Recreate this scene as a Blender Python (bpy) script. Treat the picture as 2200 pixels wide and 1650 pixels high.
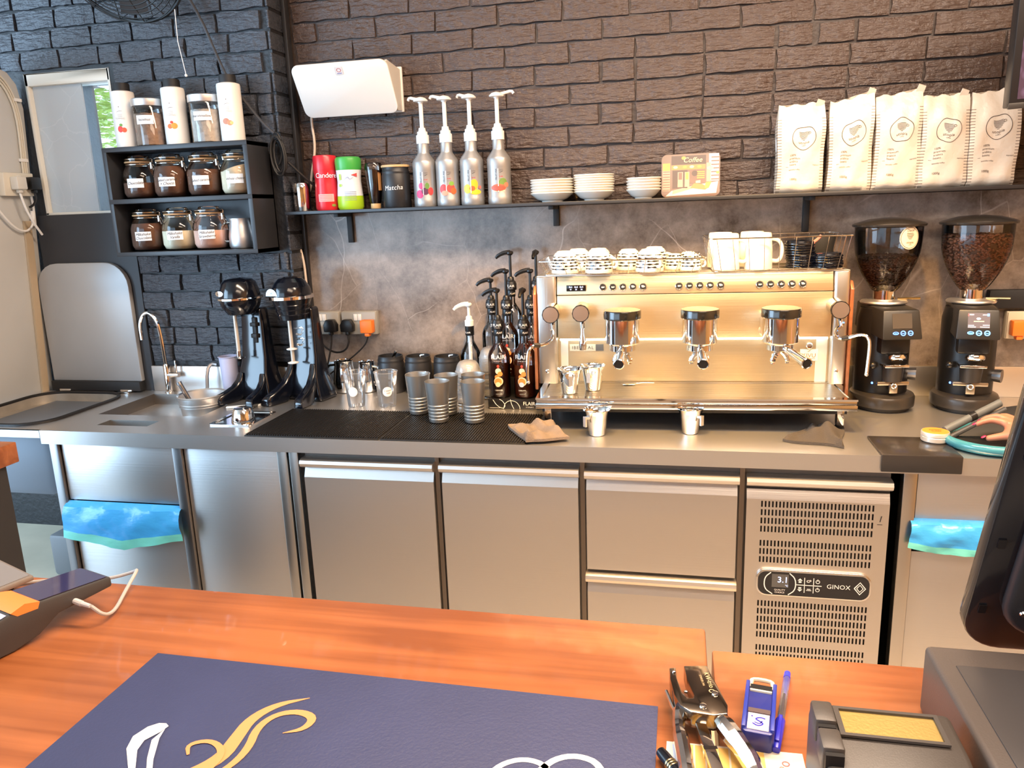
import bpy, bmesh, math, random
from mathutils import Matrix, Vector
random.seed(7)
PI = math.pi
S = bpy.context.scene
for o in list(bpy.data.objects): bpy.data.objects.remove(o)
COL = S.collection

# ---------------------------------------------------------------- camera
cam = bpy.data.cameras.new('camera'); cam.lens = 27.0; cam.sensor_width = 36.0; cam.clip_start = .02
co = bpy.data.objects.new('camera', cam); COL.objects.link(co)
_r, _d, _f = Vector((.977613,.207491,-.034927)), Vector((.012916,-.224860,-.974306)), Vector((-.210013,.952043,-.222506))
co.matrix_world = Matrix(((_r.x,-_d.x,-_f.x,0),(_r.y,-_d.y,-_f.y,-2.79),(_r.z,-_d.z,-_f.z,1.6),(0,0,0,1)))
S.camera = co
# ---------------------------------------------------------------- world, lamps, exposure
W = bpy.data.worlds.new('sky'); S.world = W; W.use_nodes = True
_b = W.node_tree.nodes['Background']; _b.inputs[0].default_value = (.56,.78,1.0,1); _b.inputs[1].default_value = 4.2
S.view_settings.view_transform = 'Standard'; S.view_settings.look = 'None'; S.view_settings.gamma = 1.0
S.cycles.transparent_max_bounces = 40
S.view_settings.exposure = -0.04; S.view_settings.use_curve_mapping = False
def lamp(name, kind, loc, energy, col, target=None, **kw):
    l = bpy.data.lights.new(name, kind); l.energy = energy; l.color = col
    for k, v in kw.items(): setattr(l, k, v)
    o = bpy.data.objects.new(name, l); o.location = loc; COL.objects.link(o)
    if target is not None:
        o.rotation_euler = (Vector(target)-Vector(loc)).to_track_quat('-Z','Y').to_euler()
    return o
WARM = (1.0,.50,.07); SOFT = (1.0,.76,.56)
# warm ceiling downlights over the espresso machine and the shelf
for i, x in enumerate((-.38, .04, .46)):
    lamp('downlight','SPOT',(x,-.95,2.84), 185, WARM, (x,-.28,1.05), spot_size=.80, spot_blend=.45, shadow_soft_size=.05)
# added soft warm fill light, unseen, brightening the customer side of the room
lamp('room_fill','AREA',(.9,-2.6,2.86), 95, SOFT, (.9,-2.0,0), shape='RECTANGLE', size=2.2, size_y=1.2)
# added fill light above the service aisle, brightening floor and steel fronts
lamp('aisle_fill','AREA',(.5,-1.25,2.86), 145, SOFT, (.5,-1.2,0), shape='RECTANGLE', size=2.8, size_y=.35)
# daylight falling in through the open shop front on the left
lamp('shopfront_daylight','AREA',(-3.9,-2.4,1.7), 110, (.50,.74,1.0), (-1.2,-.7,.8), shape='RECTANGLE', size=1.8, size_y=1.9)

# ---------------------------------------------------------------- materials
def lin(c):
    c = c.lstrip('#'); v = [int(c[i:i+2],16)/255 for i in (0,2,4)]
    return tuple(x/12.92 if x <= .04045 else ((x+.055)/1.055)**2.4 for x in v)
_M = {}
def P(name, col, rough=.5, metal=0., bump=None, var=None, emit=None, trans=0., coat=0., spec=None, aniso=0., alpha=1., sss=0.):
    """principled material; bump=(scale xyz, strength), var=(scale xyz, dark factor)"""
    if name in _M: return _M[name]
    if isinstance(col, str): col = lin(col)
    m = bpy.data.materials.new(name); m.use_nodes = True; nt = m.node_tree; b = nt.nodes['Principled BSDF']
    b.inputs['Base Color'].default_value = (*col,1); b.inputs['Roughness'].default_value = rough; b.inputs['Metallic'].default_value = metal
    b.inputs['Transmission Weight'].default_value = trans; b.inputs['Coat Weight'].default_value = coat
    b.inputs['Alpha'].default_value = alpha
    if sss: b.inputs['Subsurface Weight'].default_value = sss; b.inputs['Subsurface Scale'].default_value = .01
    if spec is not None: b.inputs['Specular IOR Level'].default_value = spec
    if emit: b.inputs['Emission Color'].default_value = (*emit[0],1); b.inputs['Emission Strength'].default_value = emit[1]
    def noise(sc, det=4):
        tc = nt.nodes.new('ShaderNodeTexCoord'); mp = nt.nodes.new('ShaderNodeMapping'); mp.inputs['Scale'].default_value = sc
        n = nt.nodes.new('ShaderNodeTexNoise'); n.inputs['Scale'].default_value = 1; n.inputs['Detail'].default_value = det
        nt.links.new(tc.outputs['Object'], mp.inputs[0]); nt.links.new(mp.outputs[0], n.inputs['Vector']); return n
    if bump:
        n = noise(bump[0]); bp = nt.nodes.new('ShaderNodeBump'); bp.inputs['Strength'].default_value = bump[1]; bp.inputs['Distance'].default_value = .01
        nt.links.new(n.outputs['Fac'], bp.inputs['Height']); nt.links.new(bp.outputs[0], b.inputs['Normal'])
    if var:
        n = noise(var[0]); mr = nt.nodes.new('ShaderNodeMapRange'); mr.inputs[1].default_value = .3; mr.inputs[2].default_value = .7; mr.inputs[3].default_value = var[1]; mr.inputs[4].default_value = 1
        mx = nt.nodes.new('ShaderNodeMix'); mx.data_type = 'RGBA'; mx.blend_type = 'MULTIPLY'; mx.inputs[0].default_value = 1; mx.inputs[6].default_value = (*col,1)
        nt.links.new(n.outputs['Fac'], mr.inputs[0]); nt.links.new(mr.outputs[0], mx.inputs[7]); nt.links.new(mx.outputs[2], b.inputs['Base Color'])
    _M[name] = m; return m
def glass(name, tint=(1,1,1), gloss=1.0, rough=.02, haze=0.):
    """thin clear glass / clear plastic: fresnel mix of transparent and glossy"""
    if name in _M: return _M[name]
    m = bpy.data.materials.new(name); m.use_nodes = True; nt = m.node_tree; nt.nodes.clear()
    out = nt.nodes.new('ShaderNodeOutputMaterial'); t = nt.nodes.new('ShaderNodeBsdfTransparent'); t.inputs[0].default_value = (*tint,1)
    g = nt.nodes.new('ShaderNodeBsdfGlossy'); g.inputs['Roughness'].default_value = rough; g.inputs[0].default_value = (gloss,gloss,gloss,1)
    f = nt.nodes.new('ShaderNodeFresnel'); f.inputs[0].default_value = 1.5; mx = nt.nodes.new('ShaderNodeMixShader')
    nt.links.new(f.outputs[0], mx.inputs[0]); nt.links.new(t.outputs[0], mx.inputs[1]); nt.links.new(g.outputs[0], mx.inputs[2]); nt.links.new(mx.outputs[0], out.inputs[0])
    if haze:
        d = nt.nodes.new('ShaderNodeBsdfDiffuse'); d.inputs[0].default_value = (.9,.9,.9,1); m2 = nt.nodes.new('ShaderNodeMixShader'); m2.inputs[0].default_value = haze
        nt.links.new(mx.outputs[0], m2.inputs[1]); nt.links.new(d.outputs[0], m2.inputs[2]); nt.links.new(m2.outputs[0], out.inputs[0])
    _M[name] = m; return m

STEEL = P('brushed_steel',(.70,.67,.64),.38,1,bump=((2,2,260),.04))
STEELV = P('brushed_steel_upright',(.60,.58,.55),.30,1,bump=((260,260,2),.04))
STEELTOP = P('brushed_steel_top',(.62,.61,.60),.34,.90,bump=((3,220,3),.05))
LITSTEEL = P('lamp_gold_steel',(.66,.54,.36),.36,.88,bump=((2,2,240),.05))  # plain steel; the gold of the warm lamps is put into its colour
STEELMAT = P('satin_steel',(.68,.67,.66),.42,1,bump=((2,2,200),.04))
STEELDK = P('dark_steel',(.28,.27,.27),.35,1)
CHROME = P('chrome',(.80,.79,.78),.07,1)
WIRE = P('chrome_wire',(.72,.70,.66),.18,1)
BLKGLOSS = P('black_gloss',(.003,.004,.008),.16,0,coat=.25)
BLK = P('black_plastic',(.007,.007,.008),.36)
BLKMAT = P('black_matt',(.010,.010,.011),.62)
BLKRUB = P('black_rubber',(.009,.008,.008),.5)
DKGREY = P('dark_grey_plastic',(.045,.044,.046),.45,bump=((900,900,900),.06))
GREYPL = P('grey_plastic',(.30,.30,.30),.5)
WHITE = P('white_plastic',(.80,.79,.76),.35)
CERAMIC = P('white_ceramic',(.82,.80,.74),.16,coat=.3)
PAPER = P('white_paper',(.82,.81,.80),.7)
INK = P('black_ink',(.02,.018,.02),.6)
INKB = P('brown_ink',(.07,.045,.035),.6)
WHITEINK = P('white_ink',(.85,.85,.85),.6)
CHALK = P('chalk_white',(.75,.75,.75),.9)
RED = P('red_plastic',(.62,.02,.03),.28)
GREEN = P('green_plastic',(.05,.36,.06),.32)
LIME = P('lime_plastic',(.36,.58,.02),.32)
ORANGE = P('orange_plastic',(.85,.19,.02),.4)
BLUEDK = P('blue_plastic',(.018,.026,.20),.3)
BLUEINK = P('blue_ink',(.02,.02,.45),.35)
SHELFBLK = P('black_shelf_board',(.022,.023,.027),.42)
GLASS = glass('clear_glass')
CLEAR = glass('clear_plastic',(.98,.985,.99),1.0,.08,.06); LIDPL = glass('lid_plastic',(.98,.98,.98),1.0,.10,.16)
SCREENBLK = P('black_screen',(.006,.006,.008),.08)
LEDBLUE = P('led_blue',(.05,.15,1),.4,emit=((.10,.25,1.0),5))
LEDTXT = P('led_text',(.5,.6,1),.4,emit=((.55,.65,1.0),2.2))

def brick_mat(name, col, rough):
    if name in _M: return _M[name]
    m = P(name, col, rough, 0, spec=.6); nt = m.node_tree; b = nt.nodes['Principled BSDF']
    tc = nt.nodes.new('ShaderNodeTexCoord'); gm = nt.nodes.new('ShaderNodeNewGeometry')
    n1 = nt.nodes.new('ShaderNodeTexNoise'); n1.inputs['Scale'].default_value = 26; n1.inputs['Detail'].default_value = 6; n1.inputs['Roughness'].default_value = .62
    n2 = nt.nodes.new('ShaderNodeTexNoise'); n2.inputs['Scale'].default_value = 1; n2.inputs['Detail'].default_value = 5
    mp = nt.nodes.new('ShaderNodeMapping'); mp.inputs['Scale'].default_value = (22,22,90)
    nt.links.new(gm.outputs['Position'], n1.inputs['Vector']); nt.links.new(gm.outputs['Position'], mp.inputs[0]); nt.links.new(mp.outputs[0], n2.inputs['Vector'])
    ad = nt.nodes.new('ShaderNodeMath'); ad.operation = 'ADD'; nt.links.new(n1.outputs['Fac'], ad.inputs[0]); nt.links.new(n2.outputs['Fac'], ad.inputs[1])
    bp = nt.nodes.new('ShaderNodeBump'); bp.inputs['Strength'].default_value = .75; bp.inputs['Distance'].default_value = .014
    nt.links.new(ad.outputs[0], bp.inputs['Height']); nt.links.new(bp.outputs[0], b.inputs['Normal'])
    return m
BRICKBLK = brick_mat('black_painted_brick',(.046,.051,.064),.24)  # black paint, base colour lifted and blued to carry daylight sheen
BRICKBRN = brick_mat('brown_black_painted_brick',(.074,.046,.034),.24)

def marble_mat():
    m = P('grey_brown_marble',(.2,.17,.15),.16,0); nt = m.node_tree; b = nt.nodes['Principled BSDF']; L = nt.links.new
    tc = nt.nodes.new('ShaderNodeTexCoord')
    def N(t, **kw):
        n = nt.nodes.new(t)
        for k, v in kw.items(): n.inputs[k].default_value = v
        return n
    n1 = N('ShaderNodeTexNoise', Scale=4.2, Detail=10, Roughness=.74); L(tc.outputs['Object'], n1.inputs['Vector'])
    cr = nt.nodes.new('ShaderNodeValToRGB'); e = cr.color_ramp.elements
    e[0].position = .32; e[0].color = (.075,.055,.044,1); e[1].position = .66; e[1].color = (.36,.30,.26,1); L(n1.outputs['Fac'], cr.inputs[0])
    n2 = N('ShaderNodeTexNoise', Scale=2.2, Detail=3); L(tc.outputs['Object'], n2.inputs['Vector'])
    prev = cr.outputs[0]
    for sc, w, rot, amt in ((1.9,.0022,.6,.65),(4.3,.0014,-.9,.40)):
        mp = N('ShaderNodeMapping', Scale=(sc,1,sc*.62), Rotation=(0,rot,0)); 
        av = nt.nodes.new('ShaderNodeVectorMath'); av.operation = 'MULTIPLY_ADD'; L(n2.outputs['Color'], av.inputs[0]); av.inputs[1].default_value = (.22,.22,.22); L(tc.outputs['Object'], av.inputs[2])
        L(av.outputs[0], mp.inputs[0])
        v = nt.nodes.new('ShaderNodeTexVoronoi'); v.feature = 'DISTANCE_TO_EDGE'; v.inputs['Scale'].default_value = 1; L(mp.outputs[0], v.inputs['Vector'])
        mr = nt.nodes.new('ShaderNodeMapRange'); mr.inputs[1].default_value = 0; mr.inputs[2].default_value = w*sc; mr.inputs[3].default_value = amt; mr.inputs[4].default_value = 0; L(v.outputs['Distance'], mr.inputs[0])
        n3 = N('ShaderNodeTexNoise', Scale=4.0, Detail=2); L(tc.outputs['Object'], n3.inputs['Vector'])
        m3 = nt.nodes.new('ShaderNodeMapRange'); m3.inputs[1].default_value = .45; m3.inputs[2].default_value = .62; L(n3.outputs['Fac'], m3.inputs[0])
        mu = nt.nodes.new('ShaderNodeMath'); mu.operation = 'MULTIPLY'; L(mr.outputs[0], mu.inputs[0]); L(m3.outputs[0], mu.inputs[1])
        mx = nt.nodes.new('ShaderNodeMix'); mx.data_type = 'RGBA'; mx.inputs[7].default_value = (.62,.55,.50,1); L(mu.outputs[0], mx.inputs[0]); L(prev, mx.inputs[6]); prev = mx.outputs[2]
    L(prev, b.inputs['Base Color']); return m
MARBLE = marble_mat()

def wood_mat(name, c0, c1, rough=.3, rot=0., coat=.35):
    m = P(name, c1, rough, 0, coat=coat); nt = m.node_tree; b = nt.nodes['Principled BSDF']; L = nt.links.new
    tc = nt.nodes.new('ShaderNodeTexCoord'); mp = nt.nodes.new('ShaderNodeMapping'); mp.inputs['Scale'].default_value = (1.0,26,26); mp.inputs['Rotation'].default_value = (0,0,rot)
    n = nt.nodes.new('ShaderNodeTexNoise'); n.inputs['Scale'].default_value = 1.3; n.inputs['Detail'].default_value = 7; n.inputs['Distortion'].default_value = .6
    n2 = nt.nodes.new('ShaderNodeTexNoise'); n2.inputs['Scale'].default_value = 3.0; n2.inputs['Detail'].default_value = 3
    L(tc.outputs['Object'], mp.inputs[0]); L(mp.outputs[0], n.inputs['Vector']); L(tc.outputs['Object'], n2.inputs['Vector'])
    ad = nt.nodes.new('ShaderNodeMath'); ad.operation = 'ADD'; L(n.outputs['Fac'], ad.inputs[0]); L(n2.outputs['Fac'], ad.inputs[1])
    cr = nt.nodes.new('ShaderNodeValToRGB'); e = cr.color_ramp.elements; e[0].position = .72; e[0].color = (*c0,1); e[1].position = 1.22 if False else 1.0; e[1].color = (*c1,1)
    mm = nt.nodes.new('ShaderNodeMapRange'); mm.inputs[1].default_value = .7; mm.inputs[2].default_value = 1.25; L(ad.outputs[0], mm.inputs[0]); e[0].position = .2; e[1].position = .8
    L(mm.outputs[0], cr.inputs[0])
    # scattered dark knots
    v = nt.nodes.new('ShaderNodeTexVoronoi'); v.inputs['Scale'].default_value = 1; mp2 = nt.nodes.new('ShaderNodeMapping'); mp2.inputs['Scale'].default_value = (3.2,5.5,5.5); L(tc.outputs['Object'], mp2.inputs[0]); L(mp2.outputs[0], v.inputs['Vector'])
    mk = nt.nodes.new('ShaderNodeMapRange'); mk.inputs[1].default_value = .02; mk.inputs[2].default_value = .07; mk.inputs[3].default_value = .55; mk.inputs[4].default_value = 0; L(v.outputs['Distance'], mk.inputs[0])
    mx = nt.nodes.new('ShaderNodeMix'); mx.data_type = 'RGBA'; mx.inputs[7].default_value = (c0[0]*.35,c0[1]*.35,c0[2]*.35,1); L(mk.outputs[0], mx.inputs[0]); L(cr.outputs[0], mx.inputs[6]); L(mx.outputs[2], b.inputs['Base Color'])
    bp = nt.nodes.new('ShaderNodeBump'); bp.inputs['Strength'].default_value = .08; bp.inputs['Distance'].default_value = .004; L(n.outputs['Fac'], bp.inputs['Height']); L(bp.outputs[0], b.inputs['Normal'])
    return m
WOOD = wood_mat('varnished_red_wood',(.22,.064,.018),(.38,.125,.040),.34,0,.15)
BAMBOO = wood_mat('pale_wood',(.55,.34,.15),(.68,.45,.22),.5,0,.0)
SIDEWOOD = wood_mat('brown_side_wood',(.22,.075,.03),(.30,.11,.045),.35)

# ---------------------------------------------------------------- mesh helpers
class MB:
    def __init__(s): s.v = []; s.f = []; s.m = []
    def add(s, vs, fs, mi=0, mat=None):
        n = len(s.v)
        s.v += [tuple(mat @ Vector(p)) for p in vs] if mat is not None else [tuple(p) for p in vs]
        s.f += [tuple(i+n for i in q) for q in fs]; s.m += [mi]*len(fs); return s
    def box(s, x0, x1, y0, y1, z0, z1, mi=0, mat=None):
        v = [(x0,y0,z0),(x1,y0,z0),(x1,y1,z0),(x0,y1,z0),(x0,y0,z1),(x1,y0,z1),(x1,y1,z1),(x0,y1,z1)]
        return s.add(v, [(0,3,2,1),(4,5,6,7),(0,1,5,4),(1,2,6,5),(2,3,7,6),(3,0,4,7)], mi, mat)
    def lathe(s, prof, n=28, c=(0,0,0), mi=0, mat=None, mis=None, cap0=True, cap1=True, sx=1., sy=1.):
        vs = []; fs = []; ms = []
        for r, z in prof:
            for k in range(n):
                a = 2*PI*k/n; vs.append((c[0]+sx*r*math.cos(a), c[1]+sy*r*math.sin(a), c[2]+z))
        for i in range(len(prof)-1):
            for k in range(n):
                a, b = i*n+k, i*n+(k+1)%n; fs.append((a,b,b+n,a+n)); ms.append(mis[i] if mis else mi)
        if cap0 and prof[0][0] > 1e-6: fs.append(tuple(range(n-1,-1,-1))); ms.append(mis[0] if mis else mi)
        if cap1 and prof[-1][0] > 1e-6: fs.append(tuple(range((len(prof)-1)*n, len(prof)*n))); ms.append(mis[-1] if mis else mi)
        k0 = len(s.v); s.add(vs, fs, mi, mat); s.m[-len(fs):] = ms; return s
    def cyl(s, p0, p1, r0, r1=None, n=16, mi=0, cap=True, mat=None):
        r1 = r0 if r1 is None else r1; p0 = Vector(p0); p1 = Vector(p1); d = (p1-p0); q = Vector((0,0,1)).rotation_difference(d.normalized()).to_matrix().to_4x4()
        M = Matrix.Translation(p0) @ q
        return s.lathe([(r0,0),(r1,d.length)], n, (0,0,0), mi, (mat @ M) if mat is not None else M, cap0=cap, cap1=cap)
    def tube(s, pts, r, n=8, closed=False, mi=0, mat=None, smooth=0, rs=None):
        pts = [Vector(p) for p in pts]
        for _ in range(smooth):
            q = []; m = len(pts)
            for i in range(m if closed else m-1):
                a, b = pts[i], pts[(i+1)%m]; q += [a*.75+b*.25, a*.25+b*.75]
            pts = q if closed else [pts[0]]+q+[pts[-1]]
        m = len(pts); vs = []; fs = []; up = None
        for i, p in enumerate(pts):
            t = (pts[(i+1)%m]-pts[i-1]) if closed else (pts[min(i+1,m-1)]-pts[max(i-1,0)])
            t.normalize()
            if up is None:
                up = Vector((0,0,1)) if abs(t.z) < .9 else Vector((0,1,0))
            up = (up - t*up.dot(t)).normalized(); sd = t.cross(up)
            rr = r if rs is None else rs[min(int(i*len(rs)/m), len(rs)-1)]
            for k in range(n):
                a = 2*PI*k/n; vs.append(p + up*(rr*math.cos(a)) + sd*(rr*math.sin(a)))
        for i in range(m if closed else m-1):
            for k in range(n):
                a, b = i*n+k, i*n+(k+1)%n; c, d = ((i+1)%m)*n+k, ((i+1)%m)*n+(k+1)%n; fs.append((a,b,d,c))
        if not closed: fs += [tuple(range(n-1,-1,-1)), tuple(range((m-1)*n, m*n))]
        return s.add(vs, fs, mi, mat)
    def prism(s, outline, h, mi=0, mat=None, mcap=None):
        """outline in xy (counter-clockwise), extruded z 0..h"""
        n = len(outline); vs = [(x,y,0) for x,y in outline]+[(x,y,h) for x,y in outline]
        s.add(vs, [(i,(i+1)%n,(i+1)%n+n,i+n) for i in range(n)], mi, mat)
        k = len(s.v)-2*n; s.f += [tuple(k+i for i in range(n-1,-1,-1)), tuple(k+n+i for i in range(n))]; s.m += [mi if mcap is None else mcap]*2; return s
    def sphere(s, c, r, n=16, m=10, mi=0, mat=None, sc=(1,1,1)):
        prof = [(r*math.sin(PI*i/m)*1.0, -r*math.cos(PI*i/m)) for i in range(m+1)]; prof[0] = (1e-5,-r); prof[-1] = (1e-5,r)
        M = Matrix.Translation(c) @ Matrix.Diagonal((*sc,1)); return s.lathe(prof, n, (0,0,0), mi, (mat @ M) if mat is not None else M)
    def torus(s, c, R, r, n=32, k=8, mi=0, mat=None, sy=1.):
        return s.tube([(c[0]+R*math.cos(2*PI*i/n), c[1]+sy*R*math.sin(2*PI*i/n), c[2]) for i in range(n)], r, k, True, mi, mat)
    def mesh(s, name, mats, bevel=0, seg=2, angle=35, flat=False):
        me = bpy.data.meshes.new(name); me.from_pydata(s.v, [], s.f)
        for mt in (mats if isinstance(mats,(list,tuple)) else [mats]): me.materials.append(mt)
        me.polygons.foreach_set('material_index', s.m)
        bm = bmesh.new(); bm.from_mesh(me)
        bmesh.ops.remove_doubles(bm, verts=bm.verts, dist=1e-6)
        if bevel:
            es = [e for e in bm.edges if len(e.link_faces) == 2 and e.calc_face_angle(0) > .6]
            bmesh.ops.bevel(bm, geom=es, offset=bevel, segments=seg, affect='EDGES', profile=.5, clamp_overlap=True)
        if not flat: bmesh.ops.recalc_face_normals(bm, faces=bm.faces)
        bm.to_mesh(me); bm.free()
        if not flat:
            me.polygons.foreach_set('use_smooth', [True]*len(me.polygons)); me.set_sharp_from_angle(angle=math.radians(angle))
        me.update(); return me
    def build(s, name, mats, parent=None, loc=(0,0,0), rot=(0,0,0), **kw):
        return link(name, s.mesh(name, mats, **kw), parent, loc, rot)
def link(name, me, parent=None, loc=(0,0,0), rot=(0,0,0)):
    o = bpy.data.objects.new(name, me); COL.objects.link(o); o.location = loc; o.rotation_euler = rot
    if parent: o.parent = parent
    return o
def tag(o, label=None, cat=None, group=None, kind=None):
    if label: o['label'] = label
    if cat: o['category'] = cat
    if group: o['group'] = group
    if kind: o['kind'] = kind
    return o
def thing(name, label, cat, loc=(0,0,0), rz=0., group=None):
    o = bpy.data.objects.new(name, None); COL.objects.link(o); o.empty_display_size = .05; o.location = loc; o.rotation_euler = (0,0,rz)
    return tag(o, label, cat, group)
def dup(root, loc, rz=None, label=None, group=None):
    r = root.copy(); COL.objects.link(r); r.location = loc
    if rz is not None: r.rotation_euler = (0,0,rz)
    tag(r, label, None, group)
    for ch in list(root.children):
        c = ch.copy(); COL.objects.link(c); c.parent = r
        for g in list(ch.children):
            d = g.copy(); COL.objects.link(d); d.parent = c
    return r
def struct(o): o['kind'] = 'structure'; return o
def rrect(x0, x1, y0, y1, r, n=5):
    pts = []
    for cx, cy, a0 in ((x1-r,y0+r,-PI/2),(x1-r,y1-r,0),(x0+r,y1-r,PI/2),(x0+r,y0+r,PI)):
        for k in range(n+1):
            a = a0+PI/2*k/n; pts.append((cx+r*math.cos(a), cy+r*math.sin(a)))
    return pts
RX90 = Matrix.Rotation(PI/2,4,'X')   # local xy outline -> xz plane, extrusion goes to -y
def text2d(body, size, align='CENTER', shear=0., space=1.):
    cu = bpy.data.curves.new('t','FONT'); cu.body = body; cu.size = size; cu.align_x = align; cu.align_y = 'CENTER'; cu.shear = shear; cu.resolution_u = 3; cu.space_character = space
    o = bpy.data.objects.new('t', cu); me = o.to_mesh()
    vs = [(v.co.x, v.co.y) for v in me.vertices]; fs = [tuple(p.vertices) for p in me.polygons]
    o.to_mesh_clear(); bpy.data.objects.remove(o); bpy.data.curves.remove(cu); return vs, fs
def wrap(R, z0, a0=0., off=.0004):
    """map (u,v) onto a cylinder of radius R facing -y, turned by a0"""
    return lambda u, v: ((R+off)*math.sin(u/R+a0), -(R+off)*math.cos(u/R+a0), z0+v)
def flat_xz(y, x0=0, z0=0): return lambda u, v: (x0+u, y, z0+v)
def flat_xy(z, x0=0, y0=0, rot=0.):
    c, s_ = math.cos(rot), math.sin(rot); return lambda u, v: (x0+c*u-s_*v, y0+s_*u+c*v, z)
def put_text(mb, fn, body, size, align='CENTER', shear=0., mi=0, du=0., dv=0., space=1., rot=0.):
    vs, fs = text2d(body, size, align, shear, space); c, s_ = math.cos(rot), math.sin(rot)
    mb.add([fn(du+c*u-s_*v, dv+s_*u+c*v) for u, v in vs], fs, mi); return mb
def put_poly(mb, fn, pts, mi=0):
    mb.add([fn(u, v) for u, v in pts], [tuple(range(len(pts)))], mi); return mb
def put_rect(mb, fn, u0, u1, v0, v1, mi=0, n=8):
    vs = []; fs = []
    for i in range(n+1):
        u = u0+(u1-u0)*i/n; vs += [fn(u,v0), fn(u,v1)]
    for i in range(n): fs.append((2*i,2*i+2,2*i+3,2*i+1))
    mb.add(vs, fs, mi); return mb
def put_disc(mb, fn, cu, cv, ru, rv, mi=0, n=20, inner=0.):
    if inner:
        vs = []; fs = []
        for k in range(n):
            a = 2*PI*k/n; vs += [fn(cu+ru*math.cos(a), cv+rv*math.sin(a)), fn(cu+ru*inner*math.cos(a), cv+rv*inner*math.sin(a))]
        for k in range(n): j = (k+1)%n; fs.append((2*k,2*j,2*j+1,2*k+1))
        mb.add(vs, fs, mi)
    else:
        vs = [fn(cu,cv)]
        for q in (.35,.7,1.): vs += [fn(cu+q*ru*math.cos(2*PI*k/n), cv+q*rv*math.sin(2*PI*k/n)) for k in range(n)]
        fs = [(0,1+k,1+(k+1)%n) for k in range(n)]
        for j in range(2): fs += [(1+j*n+k,1+(j+1)*n+k,1+(j+1)*n+(k+1)%n,1+j*n+(k+1)%n) for k in range(n)]
        mb.add(vs, fs, mi)
    return mb
def stroke(mb, fn, pts, widths, mi=0, sm=2):
    """ribbon of varying width along a 2D path"""
    P_ = [Vector((x,y,w)) for (x,y), w in zip(pts, widths)]
    for _ in range(sm):
        q = [P_[0]]
        for a, b in zip(P_, P_[1:]): q += [a*.75+b*.25, a*.25+b*.75]
        P_ = q+[P_[-1]]
    vs = []; fs = []
    for i, p in enumerate(P_):
        t = P_[min(i+1,len(P_)-1)]-P_[max(i-1,0)]; l = math.hypot(t.x,t.y) or 1; nx, ny = -t.y/l, t.x/l
        vs += [fn(p.x+nx*p.z/2, p.y+ny*p.z/2), fn(p.x-nx*p.z/2, p.y-ny*p.z/2)]
    for i in range(len(P_)-1): fs.append((2*i,2*i+2,2*i+3,2*i+1))
    mb.add(vs, fs, mi); return mb
# ================================================================ THE SETTING
WALL = P('dark_wall_paint',(.020,.020,.022),.5); CEIL = P('pale_ceiling',(.48,.43,.37),.8); FLOORM = P('beige_floor_tile',(.46,.40,.33),.35,var=((3,3,3),.8))
ROOMW = P('warm_wood_wall',(.52,.27,.085),.6)
struct(MB().box(-4.6,2.6,-6.0,.4,-.1,0).build('floor', FLOORM))
struct(MB().box(-4.6,2.6,-6.0,.4,2.9,3.0).build('ceiling', CEIL))
struct(MB().box(2.5,2.6,-6.0,.4,0,2.9).build('wall_right', ROOMW))
struct(MB().box(-1.3,2.6,-5.1,-5.0,0,2.9).build('wall_front', ROOMW))
# main brick wall and the brick pier that stands proud of it on the left
wb = struct(MB().box(-1.60,2.5,.142,.40,0,2.9).build('wall_back', P('brown_black_mortar',(.040,.026,.020),.5,bump=((60,60,60),.3))))
mb = MB()
x0, x1, z0, z1 = -2.575, -2.185, 1.643, 2.190      # window opening
mb.box(-4.6,x0,.012,.40,0,2.9); mb.box(x1,-1.482,.012,.40,0,2.9); mb.box(x0,x1,.012,.40,0,z0); mb.box(x0,x1,.012,.40,z1,2.9)
wp = struct(mb.build('wall_left_pier', P('black_mortar',(.012,.012,.014),.5,bump=((60,60,60),.3))))
def brick_mesh(w, h, d, seed):
    """rough brick: front face towards -y, rounded and uneven"""
    rnd = random.Random(seed); mb = MB(); nx, nz = 5, 2
    j = lambda a: rnd.uniform(-a, a)
    grid = {}
    for i in range(nx+1):
        for k in range(nz+1):
            ed = (i in (0,nx)) + (k in (0,nz)); x = -w/2+w*i/nx; z = -h/2+h*k/nz
            x += j(.004) if 0 < i < nx else j(.003); z += j(.003)
            grid[i,k] = (x*(1-.012*(ed>0)), -(d-(.0035 if ed else 0)-(.002 if ed == 2 else 0))+j(.0022), z)
    idx = {}
    for key, p in grid.items(): idx[key] = len(mb.v); mb.v.append(p)
    for i in range(nx):
        for k in range(nz): mb.f.append((idx[i,k],idx[i+1,k],idx[i+1,k+1],idx[i,k+1])); mb.m.append(0)
    ring = [(i,0) for i in range(nx+1)]+[(nx,k) for k in range(1,nz+1)]+[(i,nz) for i in range(nx-1,-1,-1)]+[(0,k) for k in range(nz-1,0,-1)]
    b0 = len(mb.v)
    for key in ring: p = grid[key]; mb.v.append((p[0]*1.02, .004, p[2]*1.04))
    n = len(ring)
    for i in range(n): mb.f.append((idx[ring[i]], b0+i, b0+(i+1)%n, idx[ring[(i+1)%n]])); mb.m.append(0)
    return mb
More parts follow.
